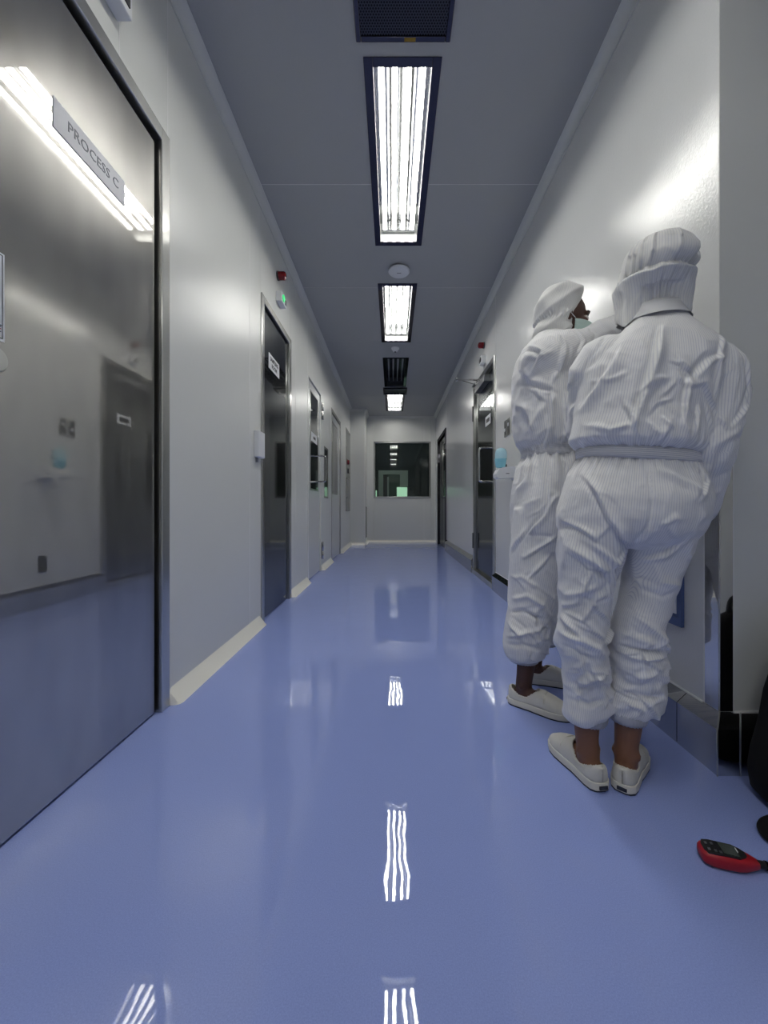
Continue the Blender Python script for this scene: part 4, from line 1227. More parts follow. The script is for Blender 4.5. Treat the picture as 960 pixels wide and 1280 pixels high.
# ---- person 1: seen from behind, arms forward, leaning to the wall
def person_one():
    Y0 = 1.10
    yaw = math.radians(14)
    rt, fw = frame2(yaw); Zv = Vector((0, 0, 1))
    heelL = Vector((0.574, 1.085, 0)); heelR = Vector((0.634, 1.078, 0))
    yL, yR = math.radians(-10), math.radians(40)
    rtL, fwL = frame2(yL); rtR, fwR = frame2(yR)
    L = lambda px, py, y=Y0: P(px, py, y)
    # joints
    hipC = L(785, 640, 1.13); hipL = L(742, 655, 1.14); hipR = L(824, 655, 1.10)
    kneeL = L(734, 775, 1.155); kneeR = L(798, 775, 1.13)
    ankL = heelL + fwL * 0.055 + Zv * 0.115; ankR = heelR + fwR * 0.055 + Zv * 0.115
    waist = L(795, 570, 1.12); chest = L(815, 480, 1.12); neckB = L(820, 408, 1.12)
    shL = L(750, 457, 1.16); shR = L(888, 460, 1.08)
    elL = L(740, 545, 1.24); wrL = L(800, 590, 1.38)
    elR = L(882, 558, 1.06); wrR = L(866, 646, 1.135)
    hc = L(817, 352, 1.145)
    look = Vector((0.55, 0.8, -0.12))

    # continuous body
    bm = NB()
    loft(bm, [ell(c, rt, fw, a, b, 24) for c, a, b in ((L(783, 668, 1.12), 0.05, 0.05), (L(784, 655, 1.12), 0.12, 0.09), (hipC, 0.15, 0.105), (L(790, 600, 1.12), 0.135, 0.095), (waist, 0.115, 0.085),
              (L(806, 520, 1.12), 0.13, 0.09), (chest, 0.145, 0.10), (L(818, 440, 1.12), 0.135, 0.085), (L(820, 418, 1.12), 0.08, 0.06), (neckB, 0.052, 0.05), (L(819, 385, 1.135), 0.048, 0.048), (L(818, 365, 1.14), 0.045, 0.045))])
    at = head(bm, hc, look, Zv, 0.93)
    for a, b_, c, d in ((shL, elL, wrL, 1), (shR, elR, wrR, -1)):
        tube(bm, [L(820, 436, 1.12).lerp(a, 0.5), a, a.lerp(b_, 0.5), b_, b_.lerp(c, 0.4), c], [0.055, 0.05, 0.042, 0.035, 0.034, 0.024], 16)
    hand(bm, wrR, Vector((-0.25, 0.35, -0.9)), Vector((-1, 0.2, 0)), Vector((0, 1, 0.2)), 0.16, 0.4)
    hand(bm, wrL, Vector((0.5, 0.8, 0.3)), Vector((0.2, 0, -1)), Vector((0.7, -0.5, 0)), 0.16, 0.4)
    for hip, kn, an, he, yw in ((hipL, kneeL, ankL, heelL, yL), (hipR, kneeR, ankR, heelR, yR)):
        tube(bm, [hip + Zv * 0.04, hip, hip.lerp(kn, 0.5), kn], [0.068, 0.064, 0.052, 0.045], 18)
        foot(bm, he, yw, an, kn)
    me = voxel(bm, 0.005); relax(me, 4, 0.5)
    body = link('person', me, 'skin_brown', None, base=(0.62, 1.12, 0), smooth=True)
    tag(body, 'person in striped white coverall seen from behind, nearest the camera, facing the wall', 'person', 'people in white cleanroom coveralls')
    for k in (-1, 1):
        bm = NB(); sphere(bm, at(0.031 * k, 0.073, 0.002), 0.0125, 0.0125, 0.0125, None, 14); obj('eye', bm, 'eye_white', body, smooth=True)

    # coverall
    u, v = rt, fw
    ut = Vector((rt.x, rt.y, -0.10)).normalized()
    bm = NB()
    T = lambda px, py, y, a, b, uu=u: (ell(P(px, py, y), uu, v, a, b, 36, 0.88))
    loft(bm, [T(783, 681, 1.125, 0.09, 0.065), T(783, 672, 1.125, 0.155, 0.110), T(783, 660, 1.125, 0.182, 0.134), T(785, 645, 1.125, 0.190, 0.145), T(789, 620, 1.125, 0.186, 0.143), T(793, 600, 1.125, 0.175, 0.130, ut),
              T(795, 584, 1.125, 0.158, 0.116, ut), T(796, 577, 1.125, 0.151, 0.110, ut), T(796, 566, 1.125, 0.149, 0.110, ut), T(794, 562, 1.122, 0.164, 0.130, ut), T(793, 556, 1.12, 0.172, 0.140, ut), T(796, 542, 1.12, 0.171, 0.140, ut),
              T(800, 520, 1.12, 0.170, 0.130), T(806, 490, 1.12, 0.178, 0.128), T(812, 465, 1.12, 0.182, 0.124), T(817, 448, 1.12, 0.172, 0.114), T(820, 432, 1.12, 0.140, 0.100), T(821, 418, 1.12, 0.104, 0.084), T(821, 405, 1.125, 0.076, 0.068), T(820, 395, 1.13, 0.066, 0.062)])
    # shoulders and sleeves
    mid = L(820, 446, 1.12)
    tube(bm, smooth_path([mid.lerp(shR, 0.45), shR + Vector((-0.010, 0, 0.0)), shR.lerp(elR, 0.25) + Vector((0.008, 0, 0)), shR.lerp(elR, 0.6) + Vector((0.006, 0, 0)), elR + Vector((0, 0, 0)), elR.lerp(wrR, 0.35), elR.lerp(wrR, 0.8), wrR + Vector((0, 0, 0.0))], 3),
         [0.068] * 2 + [0.070, 0.072, 0.074, 0.074, 0.073, 0.072, 0.071, 0.070, 0.069, 0.068, 0.067, 0.066, 0.064, 0.062, 0.060, 0.057, 0.055, 0.053, 0.050, 0.046, 0.040, 0.034], 26)
    tube(bm, smooth_path([mid.lerp(shL, 0.45), shL + Vector((0.004, 0, 0.0)), shL.lerp(elL, 0.3), shL.lerp(elL, 0.65), elL, elL.lerp(wrL, 0.5), wrL], 3),
         [0.072, 0.074, 0.076, 0.078, 0.079, 0.078, 0.077, 0.076, 0.075, 0.074, 0.072, 0.070, 0.066, 0.062, 0.058, 0.054, 0.050, 0.044, 0.036], 26)
    leg_rows = {}
    for key, rows in (('L', [(744, 640, 0.085, 0.11), (741, 665, 0.090, 0.116), (736, 690, 0.087, 0.112), (733, 720, 0.080, 0.102), (730, 750, 0.074, 0.094), (726, 780, 0.072, 0.088), (725, 803, 0.076, 0.090), (730, 828, 0.068, 0.080), (733, 855, 0.067, 0.078), (734, 876, 0.069, 0.080), (733, 888, 0.070, 0.078), (733, 896, 0.060, 0.066), (735, 899, 0.046, 0.050)]),
                      ('R', [(824, 640, 0.085, 0.11), (822, 665, 0.090, 0.116), (817, 690, 0.082, 0.108), (814, 720, 0.075, 0.100), (806, 750, 0.072, 0.092), (797, 780, 0.073, 0.088), (796, 803, 0.080, 0.093), (795, 811, 0.073, 0.085), (796, 820, 0.079, 0.090), (797, 845, 0.069, 0.081), (797, 862, 0.070, 0.080), (793, 876, 0.070, 0.078), (790, 885, 0.066, 0.072), (785, 893, 0.050, 0.056)])):
        yc = 1.14 if key == 'L' else 1.125
        tl = 0.26 if key == 'L' else -0.22                # the hems hang lower on their outer side
        loft(bm, [ell(P(px, py, yc), Vector((rt.x, rt.y, tl * min(1, max(0, (py - 862) / 22)))), fw, a - (0.007 if key == 'L' else 0.010) * min(1, max(0, (py - 680) / 30)), b - 0.015 * min(1, max(0, (py - 670) / 40)), 30, 0.92) for px, py, a, b in rows])
        leg_rows[key] = [P(px, py, yc) for px, py, a, b in rows]
    limbs = [([L(783, 690, 1.125), L(795, 570, 1.12), L(806, 500, 1.12), L(820, 395, 1.13)], 0.165, fw, 1.0),
             (leg_rows['L'], 0.088, fw, 1.0), (leg_rows['R'], 0.086, fw, 1.0),
             ([shR, elR, wrR], 0.068, Vector((-1, 0.3, 0)), 1.12), ([shL, elL, wrL], 0.068, Vector((1, 0.3, 0)), 1.12)]
    folds = [
        ([(812, 427), (795, 475), (776, 528)], 0.020, 0.0105, 's'), ([(769, 446), (743, 495), (732, 520)], 0.018, 0.0075, 's'),
        ([(760, 455), (748, 500)], 0.012, 0.004, 'r'),
        ([(880, 450), (856, 458), (833, 484)], 0.015, 0.010, 'v'), ([(884, 455), (862, 464), (838, 490)], 0.012, 0.007, 'r'), ([(838, 495), (851, 492), (867, 518)], 0.013, 0.008, 's'),
        ([(833, 492), (827, 526)], 0.012, 0.006, 's'), ([(882, 432), (872, 460), (867, 500)], 0.014, 0.007, 's'), ([(803, 528), (815, 544)], 0.009, 0.005, 'r'),
        ([(770, 513), (778, 552)], 0.010, 0.006, 's'), ([(734, 528), (755, 541), (775, 535)], 0.013, 0.007, 'r'), ([(825, 460), (833, 484), (829, 512)], 0.012, 0.004, 's'),
        ([(742, 470), (760, 478), (777, 470)], 0.010, 0.004, 'r'), ([(790, 535), (800, 552)], 0.009, 0.004, 'r'), ([(845, 520), (838, 548)], 0.010, 0.005, 's'), ([(858, 520), (867, 555)], 0.012, 0.006, 's'),
        ([(805, 505), (822, 530)], 0.010, 0.004, 'r'),
        # raglan seams
        ([(793, 398), (770, 412), (750, 440), (737, 475), (729, 515)], 0.0055, 0.0028, 'v'), ([(848, 398), (870, 408), (890, 424), (905, 442), (903, 480), (893, 515), (880, 545)], 0.006, 0.0028, 'v'),
        # sleeve
        ([(912, 455), (916, 490), (902, 520)], 0.014, 0.007, 's'), ([(926, 470), (912, 510), (890, 535)], 0.014, 0.007, 's'), ([(915, 525), (895, 545), (872, 560)], 0.015, 0.008, 'r'), ([(918, 548), (890, 556)], 0.012, 0.006, 'v'), ([(908, 585), (880, 600)], 0.013, 0.007, 'v'), ([(895, 610), (872, 625)], 0.012, 0.006, 'r'), ([(905, 425), (920, 455)], 0.014, 0.006, 'r'),
        # seat and trousers
        ([(793, 585), (792, 620), (789, 655), (780, 682)], 0.008, 0.006, 'v'), ([(737, 604), (748, 647), (764, 668), (778, 678)], 0.014, 0.007, 's'), ([(702, 669), (724, 691), (752, 711)], 0.022, 0.010, 'r'),
        ([(714, 690), (735, 706), (758, 722)], 0.014, 0.006, 'v'), ([(732, 676), (763, 702), (778, 687)], 0.012, 0.008, 'r'), ([(715, 652), (735, 672)], 0.012, 0.006, 's'), ([(727, 607), (713, 632)], 0.010, 0.004, 'r'), ([(700, 640), (712, 652), (727, 608)], 0.009, 0.004, 'r'),
        ([(842, 665), (822, 693), (798, 702)], 0.014, 0.008, 'r'), ([(836, 672), (812, 694), (790, 697)], 0.010, 0.005, 'v'), ([(800, 655), (815, 645), (822, 650)], 0.010, 0.004, 'r'), ([(850, 585), (858, 605), (846, 622)], 0.010, 0.005, 's'), ([(800, 590), (835, 608), (852, 620)], 0.016, 0.005, 'r'),
        ([(782, 690), (781, 726), (789, 761)], 0.012, 0.006, 's'), ([(715, 750), (746, 731)], 0.012, 0.006, 'r'), ([(710, 770), (728, 757), (738, 720)], 0.011, 0.005, 's'), ([(730, 778), (742, 754), (752, 740)], 0.012, 0.008, 'r'), ([(725, 745), (742, 752), (760, 748)], 0.010, 0.004, 'v'), ([(700, 755), (708, 775), (725, 795)], 0.012, 0.007, 's'),
        ([(691, 802), (712, 799), (733, 803), (748, 812), (761, 828)], 0.016, 0.011, 'r'), ([(695, 812), (718, 815), (742, 826)], 0.012, 0.007, 'v'), ([(710, 857), (730, 844), (733, 823)], 0.013, 0.008, 'r'), ([(737, 864), (748, 852), (760, 848)], 0.012, 0.009, 's'), ([(742, 884), (737, 866)], 0.010, 0.006, 'r'), ([(722, 858), (738, 872)], 0.012, 0.006, 'v'), ([(745, 838), (762, 845)], 0.010, 0.006, 'r'), ([(706, 838), (722, 822)], 0.010, 0.006, 'r'),
        ([(760, 810), (790, 812), (830, 814)], 0.009, 0.014, 'v'), ([(790, 763), (812, 783), (832, 806)], 0.016, 0.009, 'r'), ([(768, 800), (785, 795), (815, 803)], 0.015, 0.006, 'r'), ([(776, 755), (777, 785), (762, 805)], 0.012, 0.009, 's'), ([(765, 822), (800, 823), (828, 816)], 0.012, 0.008, 'r'), ([(775, 835), (800, 846), (818, 836)], 0.013, 0.006, 'r'), ([(770, 850), (795, 860), (822, 850)], 0.014, 0.006, 'v'), ([(765, 872), (785, 868), (812, 872), (824, 868)], 0.012, 0.008, 'v'), ([(768, 880), (795, 884), (810, 890)], 0.012, 0.007, 'r'), ([(712, 885), (740, 886), (765, 878)], 0.012, 0.007, 'v'),
        ([(812, 700), (820, 725), (848, 730)], 0.012, 0.004, 'r'), ([(800, 735), (825, 745), (838, 738)], 0.012, 0.005, 'v'), ([(795, 720), (815, 728)], 0.010, 0.004, 'v'),
    ]

    def extra(co, nr):
        z = co[:, 2]; ang = np.arctan2(co[:, 1] - 1.125, co[:, 0] - 0.69)
        d = np.zeros(len(co))
        wz = CH - (572 - VY) * 1.12 / F
        trunk = np.abs(co[:, 0] - 0.69) < 0.20
        gat = np.exp(-((z - wz) / 0.045) ** 2) * trunk
        d += 0.0035 * gat * np.sin(ang * 42 + 3 * np.sin(ang * 7))
        hem = np.clip((0.36 - z) / 0.12, 0, 1) * np.clip((z - 0.165) / 0.03, 0, 1)
        rip_ = np.array([noise.noise(Vector((x * 15, y * 15, zz * 9 + 4))) for x, y, zz in co])
        d += hem * rip_ * 0.016
        return d
    bx = [(0.50, 0.66, 0.22, 0.50), (0.62, 0.80, 0.22, 0.50), (0.50, 0.85, 0.45, 0.88), (0.55, 0.86, 0.96, 1.20), (0.50, 0.66, 0.2, 0.4), (0.62, 0.8, 0.2, 0.4)]
    cov = garment(body, bm, 0.0040, limbs, folds, 1.06, (0, -1, 0), 0.0066, 9.5, 3.7, extra, bx, 110, calm=lambda c: np.where((c[:, 0] > 0.83) & (c[:, 2] > 0.7), 0.55, np.where(c[:, 2] > 0.92, 0.8, 1.0)))

    # waistband, collar, cuffs
    wc = P(795.5, 572, 1.124)
    bm = NB(); rings = []; vals = []
    for k, (dz, bul) in enumerate(((-0.016, -0.002), (-0.014, 0.003), (-0.005, 0.0045), (0.005, 0.0045), (0.014, 0.003), (0.016, -0.002))):
        rings.append([wc + ut * math.copysign(abs(math.cos(t)) ** 0.88, math.cos(t)) * (0.1555 + bul) + v * math.copysign(abs(math.sin(t)) ** 0.88, math.sin(t)) * (0.1165 + bul) + Zv * dz * (1.0 + 0.12 * math.sin(t * 3)) for t in (2 * PI * i / 120 for i in range(120))])
        vals += [dz] * 120
    loft(bm, rings, cap=False)
    me = bpy.data.meshes.new('waistband'); bmesh.ops.recalc_face_normals(bm, faces=bm.faces); bm.to_mesh(me); bm.free()
    at_ = me.attributes.new('stripe', 'FLOAT', 'POINT'); at_.data.foreach_set('value', np.array(vals, dtype=np.float32))
    link('waistband', me, 'cloth_band', cov, smooth=True)
    bm = NB(); rings = []
    for k, (py, a, b, dy) in enumerate(((404, 0.086, 0.078, 0), (396, 0.078, 0.073, 0.004), (389, 0.072, 0.069, 0.006), (385, 0.070, 0.067, 0.008), (388, 0.060, 0.058, 0.010))):
        rings.append(ell(P(820, py, 1.125) + Vector((0, dy, 0)), rt, fw, a, b, 64))
    loft(bm, rings, cap=False); obj('collar', bm, 'cloth_hood', cov, smooth=True)
    cuff_band(cov, P(736, 902, 1.14), rt, fw, 0.045, 0.050, 0.162, 0.192)
    cuff_band(cov, P(784, 896, 1.125), rt, fw, 0.046, 0.050, 0.174, 0.202)
    d = (wrR - elR).normalized()
    bm = NB(); tube(bm, [wrR - d * 0.012, wrR + d * 0.0, wrR + d * 0.018, wrR + d * 0.024], [0.036, 0.037, 0.035, 0.031], 36, cap=False); obj('cuff', bm, 'cloth_band', cov, smooth=True)
    d = (wrL - elL).normalized()
    bm = NB(); tube(bm, [wrL - d * 0.012, wrL + d * 0.0, wrL + d * 0.018, wrL + d * 0.024], [0.037, 0.038, 0.035, 0.031], 36, cap=False); obj('cuff', bm, 'cloth_band', cov, smooth=True)

    # hood: puffed cap over a gathered band, skirt below
    hy = 1.135
    u2, v2 = frame2(math.radians(16))
    R = lambda px, py, hw, b: (tuple(P(px, py, hy)), u2, v2, hw * 1.10 / F, b)
    rings = [R(822, 303.5, 3, 0.004), R(822, 305, 20, 0.045), R(822, 309, 30, 0.075), R(821, 316, 36, 0.095), R(820.5, 325, 39.5, 0.105), R(820, 335, 41, 0.110), R(819, 343, 40, 0.108), R(817, 349, 37, 0.098), R(816, 352.0, 35.5, 0.092),
             R(816, 354.5, 38, 0.100), R(816, 357, 42.5, 0.110), R(816, 360, 43.5, 0.112), R(816, 366, 42, 0.105), R(816, 374, 40.5, 0.096), R(816, 383, 39.5, 0.090), R(816, 391, 39, 0.086), R(816, 397, 38, 0.084)]

    def rip(k, t, p, d):
        mid_ = math.exp(-((t - 1.5 * PI) / 0.85) ** 4)
        g = math.exp(-((k - 8) / 1.3) ** 2)
        r = d * (0.0022 * g * math.sin(34 * t + 5 * math.sin(5 * t)))
        # loose tucks of the puffed cap, uneven in width
        ph = 7.5 * t + 1.7 * math.sin(3 * t + 0.6) + 0.9 * math.sin(5 * t) + 0.10 * k
        cap_ = math.exp(-((k - 5.2) / 2.4) ** 2)
        saw = (ph / PI) % 1.0
        r += d * (cap_ * 0.0125 * (saw ** 2.2 - 0.3))
        r += d * ((1 - abs(noise.noise(p * 26)) * 2.2) * 0.0030 + noise.noise(p * 11) * 0.006)
        if k > 9.0:                                       # skirt: drawn in at the nape, loose flaps at the sides
            w = min(1, (k - 9.0) / 4.0)
            r += d * (-0.036 * w * mid_) + Vector((0, 0, 0.020 * mid_ * max(0, (k - 11.5) / 4.5)))
            ps = 6 * t + 1.5 * math.sin(4 * t)
            r += d * (0.006 * w * (1 - 2 * abs((ps / PI) % 1.0 - 0.5)) + 0.0025 * mid_ * math.sin(40 * t) * w)
            r += Vector((0, 0, (-0.034 * math.exp(-((t - 1.15 * PI) / 0.36) ** 2) - 0.022 * math.exp(-((t - 1.85 * PI) / 0.36) ** 2)) * max(0, (k - 11) / 5)))
        if 8.5 < k < 12.5: r += Vector((0, 0, 0.010 * (mid_ - 0.5) * -1 + 0.006 * noise.noise(Vector((t * 2.2, 1.0, 0)))))
        return r
    hood_mesh(body, rings, 'cloth_hood', ripple=rip)
    shoe(body, heelL - fwL * 0.012, yL, 0.232); shoe(body, heelR - fwR * 0.012, yR, 0.232)
    return body


person_one()


# ---- person 2: side view, facing the wall, right arm raised
def person_two():
    Y0 = 1.60
    yaw = math.radians(98)
    rt, fw = frame2(yaw); Zv = Vector((0, 0, 1))           # fw points to the right wall, rt towards the camera
    yR, yL = math.radians(128), math.radians(104)
    rtR, fwR = frame2(yR); rtL, fwL = frame2(yL)
    heelR = Vector((0.480, 1.575, 0)); heelL = Vector((0.590, 1.765, 0))
    L = lambda px, py, y=Y0: P(px, py, y)
    hipR = L(684, 640, 1.55); hipL = L(684, 640, 1.70)
    kneeR = L(668, 740, 1.555); kneeL = L(690, 740, 1.71)
    ankR = heelR + fwR * 0.052 + Zv * 0.12; ankL = heelL + fwL * 0.052 + Zv * 0.12
    shR = L(679, 458, 1.50); elR = L(736, 428, 1.50); wrR = P(783, 402, 1.50)
    shL = L(690, 456, 1.76); elL = Vector((0.82, 1.80, 1.26)); wrL = Vector((0.88, 1.62, 1.34))
    hc = L(704.5, 401, 1.60)
    look = Vector((1, -0.06, -0.10))
    bm = NB()
    loft(bm, [ell(L(px, py), rt, fw, a, b, 24) for px, py, a, b in ((685, 690, 0.06, 0.05), (685, 665, 0.14, 0.09), (684, 635, 0.16, 0.11), (686, 600, 0.145, 0.10), (690, 565, 0.12, 0.085), (687, 520, 0.14, 0.095), (684, 480, 0.155, 0.105), (685, 450, 0.145, 0.09), (690, 432, 0.09, 0.06), (693, 424, 0.054, 0.052), (698, 412, 0.05, 0.05), (701, 400, 0.048, 0.048))])
    at = head(bm, hc, look, Zv, 1.0)
    for a, b_, c in ((shR, elR, wrR), (shL, elL, wrL)):
        tube(bm, [L(686, 450).lerp(a, 0.5), a, a.lerp(b_, 0.5), b_, b_.lerp(c, 0.4), c], [0.055, 0.052, 0.043, 0.036, 0.034, 0.025], 16)
    hand(bm, wrR, Vector((0.75, 0.05, 0.6)), Vector((0.6, 0.1, -0.7)), Vector((0, 1, 0.1)), 0.165, 0.25)
    hand(bm, wrL, Vector((0.3, -0.7, 0.5)), Vector((1, 0, -0.1)), Vector((0, 0, 1)), 0.165, 0.25)
    for hip, kn, an, he, yw in ((hipL, kneeL, ankL, heelL, yL), (hipR, kneeR, ankR, heelR, yR)):
        tube(bm, [hip + Zv * 0.04, hip, hip.lerp(kn, 0.5), kn], [0.085, 0.085, 0.068, 0.053], 18)
        foot(bm, he, yw, an, kn)
    me = voxel(bm, 0.005); relax(me, 3, 0.5)
    body = link('person', me, 'skin_dark', None, base=(0.60, 1.64, 0), smooth=True)
    tag(body, 'person in white coverall and green face mask, in profile, reaching an arm to the wall', 'person', 'people in white cleanroom coveralls')
    for k in (-1, 1):
        bm = NB(); sphere(bm, at(0.031 * k, 0.0735, 0.000), 0.0125, 0.0125, 0.0125, None, 16); e = obj('eye', bm, 'eye_white', body, smooth=True)
        bm = NB(); sphere(bm, at(0.031 * k, 0.0815, -0.001), 0.0058, 0.0058, 0.0058, None, 12); obj('iris', bm, 'iris_dark', e, smooth=True)
        bm = NB(); tube(bm, [at(0.014 * k, 0.089, 0.022), at(0.032 * k, 0.086, 0.027), at(0.050 * k, 0.073, 0.022)], [0.003, 0.0042, 0.002], 8); obj('eyebrow', bm, 'hair_black', body, smooth=True)

    # mask over nose and chin
    bm = NB(); rows = []
    for i, zz in enumerate((-0.020, -0.030, -0.045, -0.060, -0.078, -0.098, -0.112)):
        r = []
        for j in range(21):
            a = (j / 20 - 0.5) * 2 * 1.45
            ext = (0.112, 0.120, 0.122, 0.116, 0.110, 0.102, 0.088)[i]
            r.append(bm.verts.new(at(math.sin(a) * 0.078, math.cos(a) * (ext - 0.015) + 0.016 - 0.010 * (1 - math.cos(a)) + 0.0022 * math.sin(i * PI), zz - 0.006 * (1 - math.cos(a)))))
        rows.append(r)
    for a, b_ in zip(rows[:-1], rows[1:]):
        for j in range(20): bm.faces.new((a[j], a[j + 1], b_[j + 1], b_[j]))
    mk = obj('face_mask', bm, 'mask_green', body, smooth=True)
    md = mk.modifiers.new('thick', 'SOLIDIFY'); md.thickness = 0.002
    for k, pts in enumerate(([at(0.076, 0.02, -0.022), at(0.083, -0.01, 0.0), at(0.080, -0.02, 0.012)], [at(-0.076, 0.02, -0.022), at(-0.083, -0.01, 0.0), at(-0.080, -0.02, 0.012)])):
        bm = NB(); tube(bm, pts, 0.0015, 6); obj('ear_loop', bm, 'white_plastic', mk, smooth=True)

    bm = NB()
    T = lambda px, py, a, b, dy=0.0: ell(L(px, py, Y0 + dy), rt, fw, a, b, 36, 0.9)
    loft(bm, [T(681, 700, 0.10, 0.07), T(681, 685, 0.17, 0.118), T(681, 660, 0.188, 0.128), T(681, 630, 0.190, 0.130), T(683, 605, 0.182, 0.128), T(686, 585, 0.165, 0.118), T(689, 575, 0.150, 0.108), T(690, 567, 0.146, 0.106), T(689, 560, 0.152, 0.112),
              T(686, 553, 0.168, 0.124), T(684, 542, 0.174, 0.128), T(683, 520, 0.176, 0.128), T(682, 495, 0.180, 0.128), T(681, 470, 0.180, 0.124), T(682, 450, 0.172, 0.112), T(685, 436, 0.140, 0.092), T(689, 427, 0.100, 0.078), T(692, 419, 0.076, 0.070)])
    mid = L(686, 446)
    pathR = smooth_path([mid.lerp(shR, 0.4), shR, shR.lerp(elR, 0.4), shR.lerp(elR, 0.75), elR, elR.lerp(wrR, 0.5), wrR], 3)
    tube(bm, pathR, [0.086, 0.090, 0.094, 0.098, 0.098, 0.096, 0.092, 0.086, 0.080, 0.073, 0.067, 0.062, 0.058, 0.055, 0.052, 0.050, 0.048, 0.045, 0.038], 28)
    pathL = smooth_path([mid.lerp(shL, 0.4), shL, shL.lerp(elL, 0.5), elL, elL.lerp(wrL, 0.5), wrL], 3)
    tube(bm, pathL, [0.085, 0.088, 0.09, 0.09, 0.088, 0.085, 0.082, 0.078, 0.074, 0.07, 0.065, 0.06, 0.055, 0.05, 0.045, 0.038], 24)
    rows_leg = {}
    for key, yc, rows in (('R', 1.54, [(680, 635, 0.09, 0.118), (679, 670, 0.096, 0.122), (676, 700, 0.094, 0.115), (671, 730, 0.090, 0.104), (666, 760, 0.086, 0.094), (661, 780, 0.084, 0.092), (659, 795, 0.082, 0.088), (657, 808, 0.080, 0.084), (656, 818, 0.072, 0.074), (655, 823, 0.050, 0.052)]),
                          ('L', 1.715, [(684, 635, 0.09, 0.118), (684, 670, 0.096, 0.122), (685, 700, 0.094, 0.115), (686, 730, 0.090, 0.104), (686, 755, 0.086, 0.094), (684, 775, 0.084, 0.090), (682, 788, 0.080, 0.084), (681, 797, 0.072, 0.074), (680, 802, 0.050, 0.052)])):
        loft(bm, [ell(P(px, py, yc), rt, fw, a, b, 28, 0.92) for px, py, a, b in rows]); rows_leg[key] = [P(px, py, yc) for px, py, a, b in rows]
    limbs = [([L(681, 690), L(690, 570), L(683, 500), L(692, 419)], 0.16, fw, 1.0), (rows_leg['R'], 0.09, fw, 1.0), (rows_leg['L'], 0.09, fw, 1.0),
             ([shR, elR, wrR], 0.085, Vector((0, 0.4, -1)), 0.95), ([shL, elL, wrL], 0.08, Vector((0, -0.4, -1)), 0.95)]
    folds = [
        ([(645, 462), (660, 478), (675, 488), (687, 492)], 0.010, 0.009, 'v'), ([(648, 456), (665, 474), (684, 486)], 0.014, 0.006, 'r'), ([(684, 495), (683, 525), (682, 552)], 0.016, 0.012, 's'), ([(655, 552), (668, 530), (680, 505)], 0.018, 0.009, 'r'), ([(650, 490), (662, 510), (668, 545)], 0.016, 0.007, 's'), ([(698, 500), (702, 530), (699, 552)], 0.014, 0.008, 's'), ([(648, 530), (660, 545), (676, 550)], 0.014, 0.007, 'r'),
        ([(655, 445), (670, 452), (685, 446)], 0.014, 0.007, 'r'), ([(660, 435), (672, 445), (664, 462)], 0.012, 0.006, 's'), ([(690, 425), (695, 440), (690, 460)], 0.014, 0.008, 's'), ([(700, 440), (694, 465), (684, 485)], 0.014, 0.006, 'r'), ([(716, 418), (722, 432), (714, 448)], 0.012, 0.006, 's'), ([(735, 410), (742, 418), (740, 428)], 0.010, 0.006, 'v'),
        ([(667, 567), (658, 588), (650, 610)], 0.011, 0.009, 's'), ([(674, 568), (664, 592), (652, 620)], 0.010, 0.008, 's'), ([(685, 575), (682, 600), (681, 622)], 0.012, 0.009, 's'), ([(655, 572), (646, 595), (643, 615)], 0.010, 0.007, 's'), ([(700, 576), (706, 600)], 0.012, 0.008, 's'),
        ([(683, 626), (675, 645), (660, 668)], 0.014, 0.008, 's'), ([(648, 618), (660, 608), (668, 590)], 0.012, 0.006, 'r'), ([(646, 630), (652, 640)], 0.009, 0.006, 'r'), ([(663, 695), (676, 684), (687, 674)], 0.012, 0.009, 's'), ([(645, 700), (652, 680), (664, 660)], 0.012, 0.007, 's'), ([(660, 668), (685, 670)], 0.010, 0.005, 'v'), ([(666, 720), (685, 696)], 0.012, 0.007, 's'),
        ([(640, 730), (655, 722), (672, 735)], 0.013, 0.006, 'r'), ([(642, 755), (660, 745), (682, 758)], 0.014, 0.008, 'r'), ([(636, 772), (655, 765), (680, 775)], 0.012, 0.009, 'v'), ([(640, 785), (655, 795), (675, 785)], 0.012, 0.007, 'r'), ([(645, 800), (662, 790)], 0.012, 0.007, 's'), ([(636, 812), (655, 806), (675, 812)], 0.012, 0.008, 'v'),
    ]

    def extra(co, nr):
        z = co[:, 2]; c = L(689, 568); ang = np.arctan2(co[:, 1] - c.y, co[:, 0] - c.x)
        d = 0.0042 * np.exp(-((z - c.z) / 0.035) ** 2) * np.sin(ang * 40 + 3 * np.sin(ang * 5))
        low = np.exp(-((z - (c.z - 0.06)) / 0.06) ** 2); d += 0.006 * low * np.sin(ang * 17 + 2 * np.sin(ang * 3))
        return d * (np.abs(co[:, 0] - c.x) < 0.17)
    bx = [(0.45, 0.72, 0.22, 0.5), (0.45, 0.75, 0.5, 0.95), (0.48, 0.75, 1.02, 1.4), (0.46, 0.68, 0.2, 0.42)]
    cov = garment(body, bm, 0.0045, limbs, folds, 1.46, (0, -1, 0), 0.0066, 8.0, 11.3, extra, bx, 70)
    wc = L(690, 566)
    bm = NB(); rings = []; vals = []
    for k in range(9):
        dz = -0.026 + 0.052 * k / 8; bul = 0.004 * abs(math.sin(PI * k / 4)) - (0.003 if k in (0, 8) else 0)
        rings.append([wc + rt * math.cos(t) * (0.154 + bul + 0.002 * math.sin(47 * t + k)) + fw * math.sin(t) * (0.115 + bul + 0.002 * math.sin(47 * t + k)) + Zv * dz for t in (2 * PI * i / 200 for i in range(200))]); vals += [dz] * 200
    loft(bm, rings, cap=False)
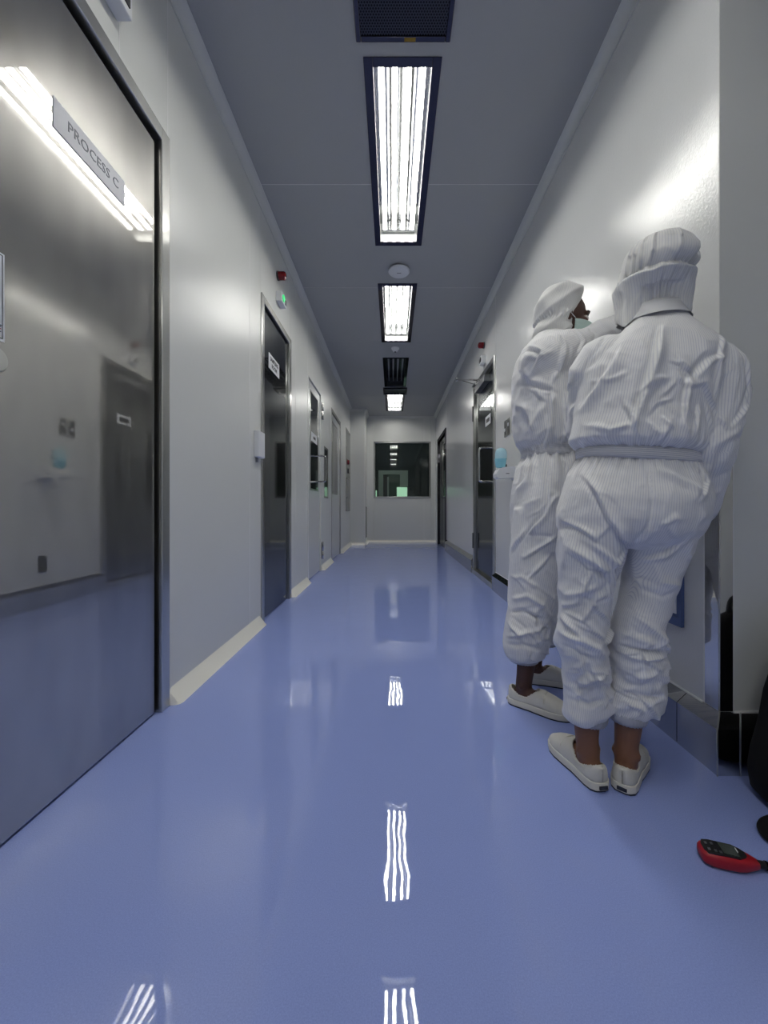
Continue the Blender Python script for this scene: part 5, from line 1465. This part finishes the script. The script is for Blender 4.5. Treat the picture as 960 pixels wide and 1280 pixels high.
    me = bpy.data.meshes.new('waistband'); bmesh.ops.recalc_face_normals(bm, faces=bm.faces); bm.to_mesh(me); bm.free()
    at_ = me.attributes.new('stripe', 'FLOAT', 'POINT'); at_.data.foreach_set('value', np.array(vals, dtype=np.float32))
    link('waistband', me, 'cloth_band', cov, smooth=True)
    for key, px, py, yc in (('R', 655, 824, 1.54), ('L', 680, 803, 1.715)):
        c = P(px, py, yc); cuff_band(cov, c, rt, fw, 0.047, 0.050, c.z - 0.008, c.z + 0.016)
    for a, b_ in ((elR, wrR), (elL, wrL)):
        d = (b_ - a).normalized()
        bm = NB(); tube(bm, [b_ - d * 0.02, b_ - d * 0.01, b_ + d * 0.012, b_ + d * 0.018], [0.040, 0.042, 0.039, 0.034], 36, cap=False); obj('cuff', bm, 'cloth_band', cov, smooth=True)

    # hood in profile: rounded cap, folded tuck at the nape
    u2, v2 = frame2(yaw)
    R = lambda x0, x1, py, a: (tuple(P((x0 + x1) / 2, py, Y0)), u2, v2, a, (x1 - x0) / 2 * Y0 / F)
    rings = [R(698, 704, 358.5, 0.006), R(686, 716, 361, 0.050), R(679, 723, 366, 0.076), R(673, 726, 374, 0.092), R(669, 722, 384, 0.097), R(667, 717, 393, 0.097), R(669, 714, 400, 0.094), R(672, 712, 406, 0.090), R(667, 711, 412, 0.092), R(665, 711, 418, 0.094), R(669, 708, 424, 0.088), R(676, 704, 428, 0.080)]

    def rip(k, t, p, d):
        r = d * (noise.noise(p * 18) * 0.006)
        # long soft tucks that sweep from the brow down to the nape
        q = (p - L(700, 395)); w = q.z * 0.82 - q.x * 0.55
        s = math.sin(w * 62 + 1.0); r += d * (0.0045 * (1 - abs(s) * 1.8))
        r += d * (0.0025 * math.exp(-((k - 7) / 1.0) ** 2) * math.sin(38 * t))
        return r
    hood_mesh(body, rings, 'cloth_hood', ripple=rip, e=0.82)
    shoe(body, heelR - fwR * 0.012, yR, 0.245); shoe(body, heelL - fwL * 0.012, yL, 0.245)
    return body


person_two()
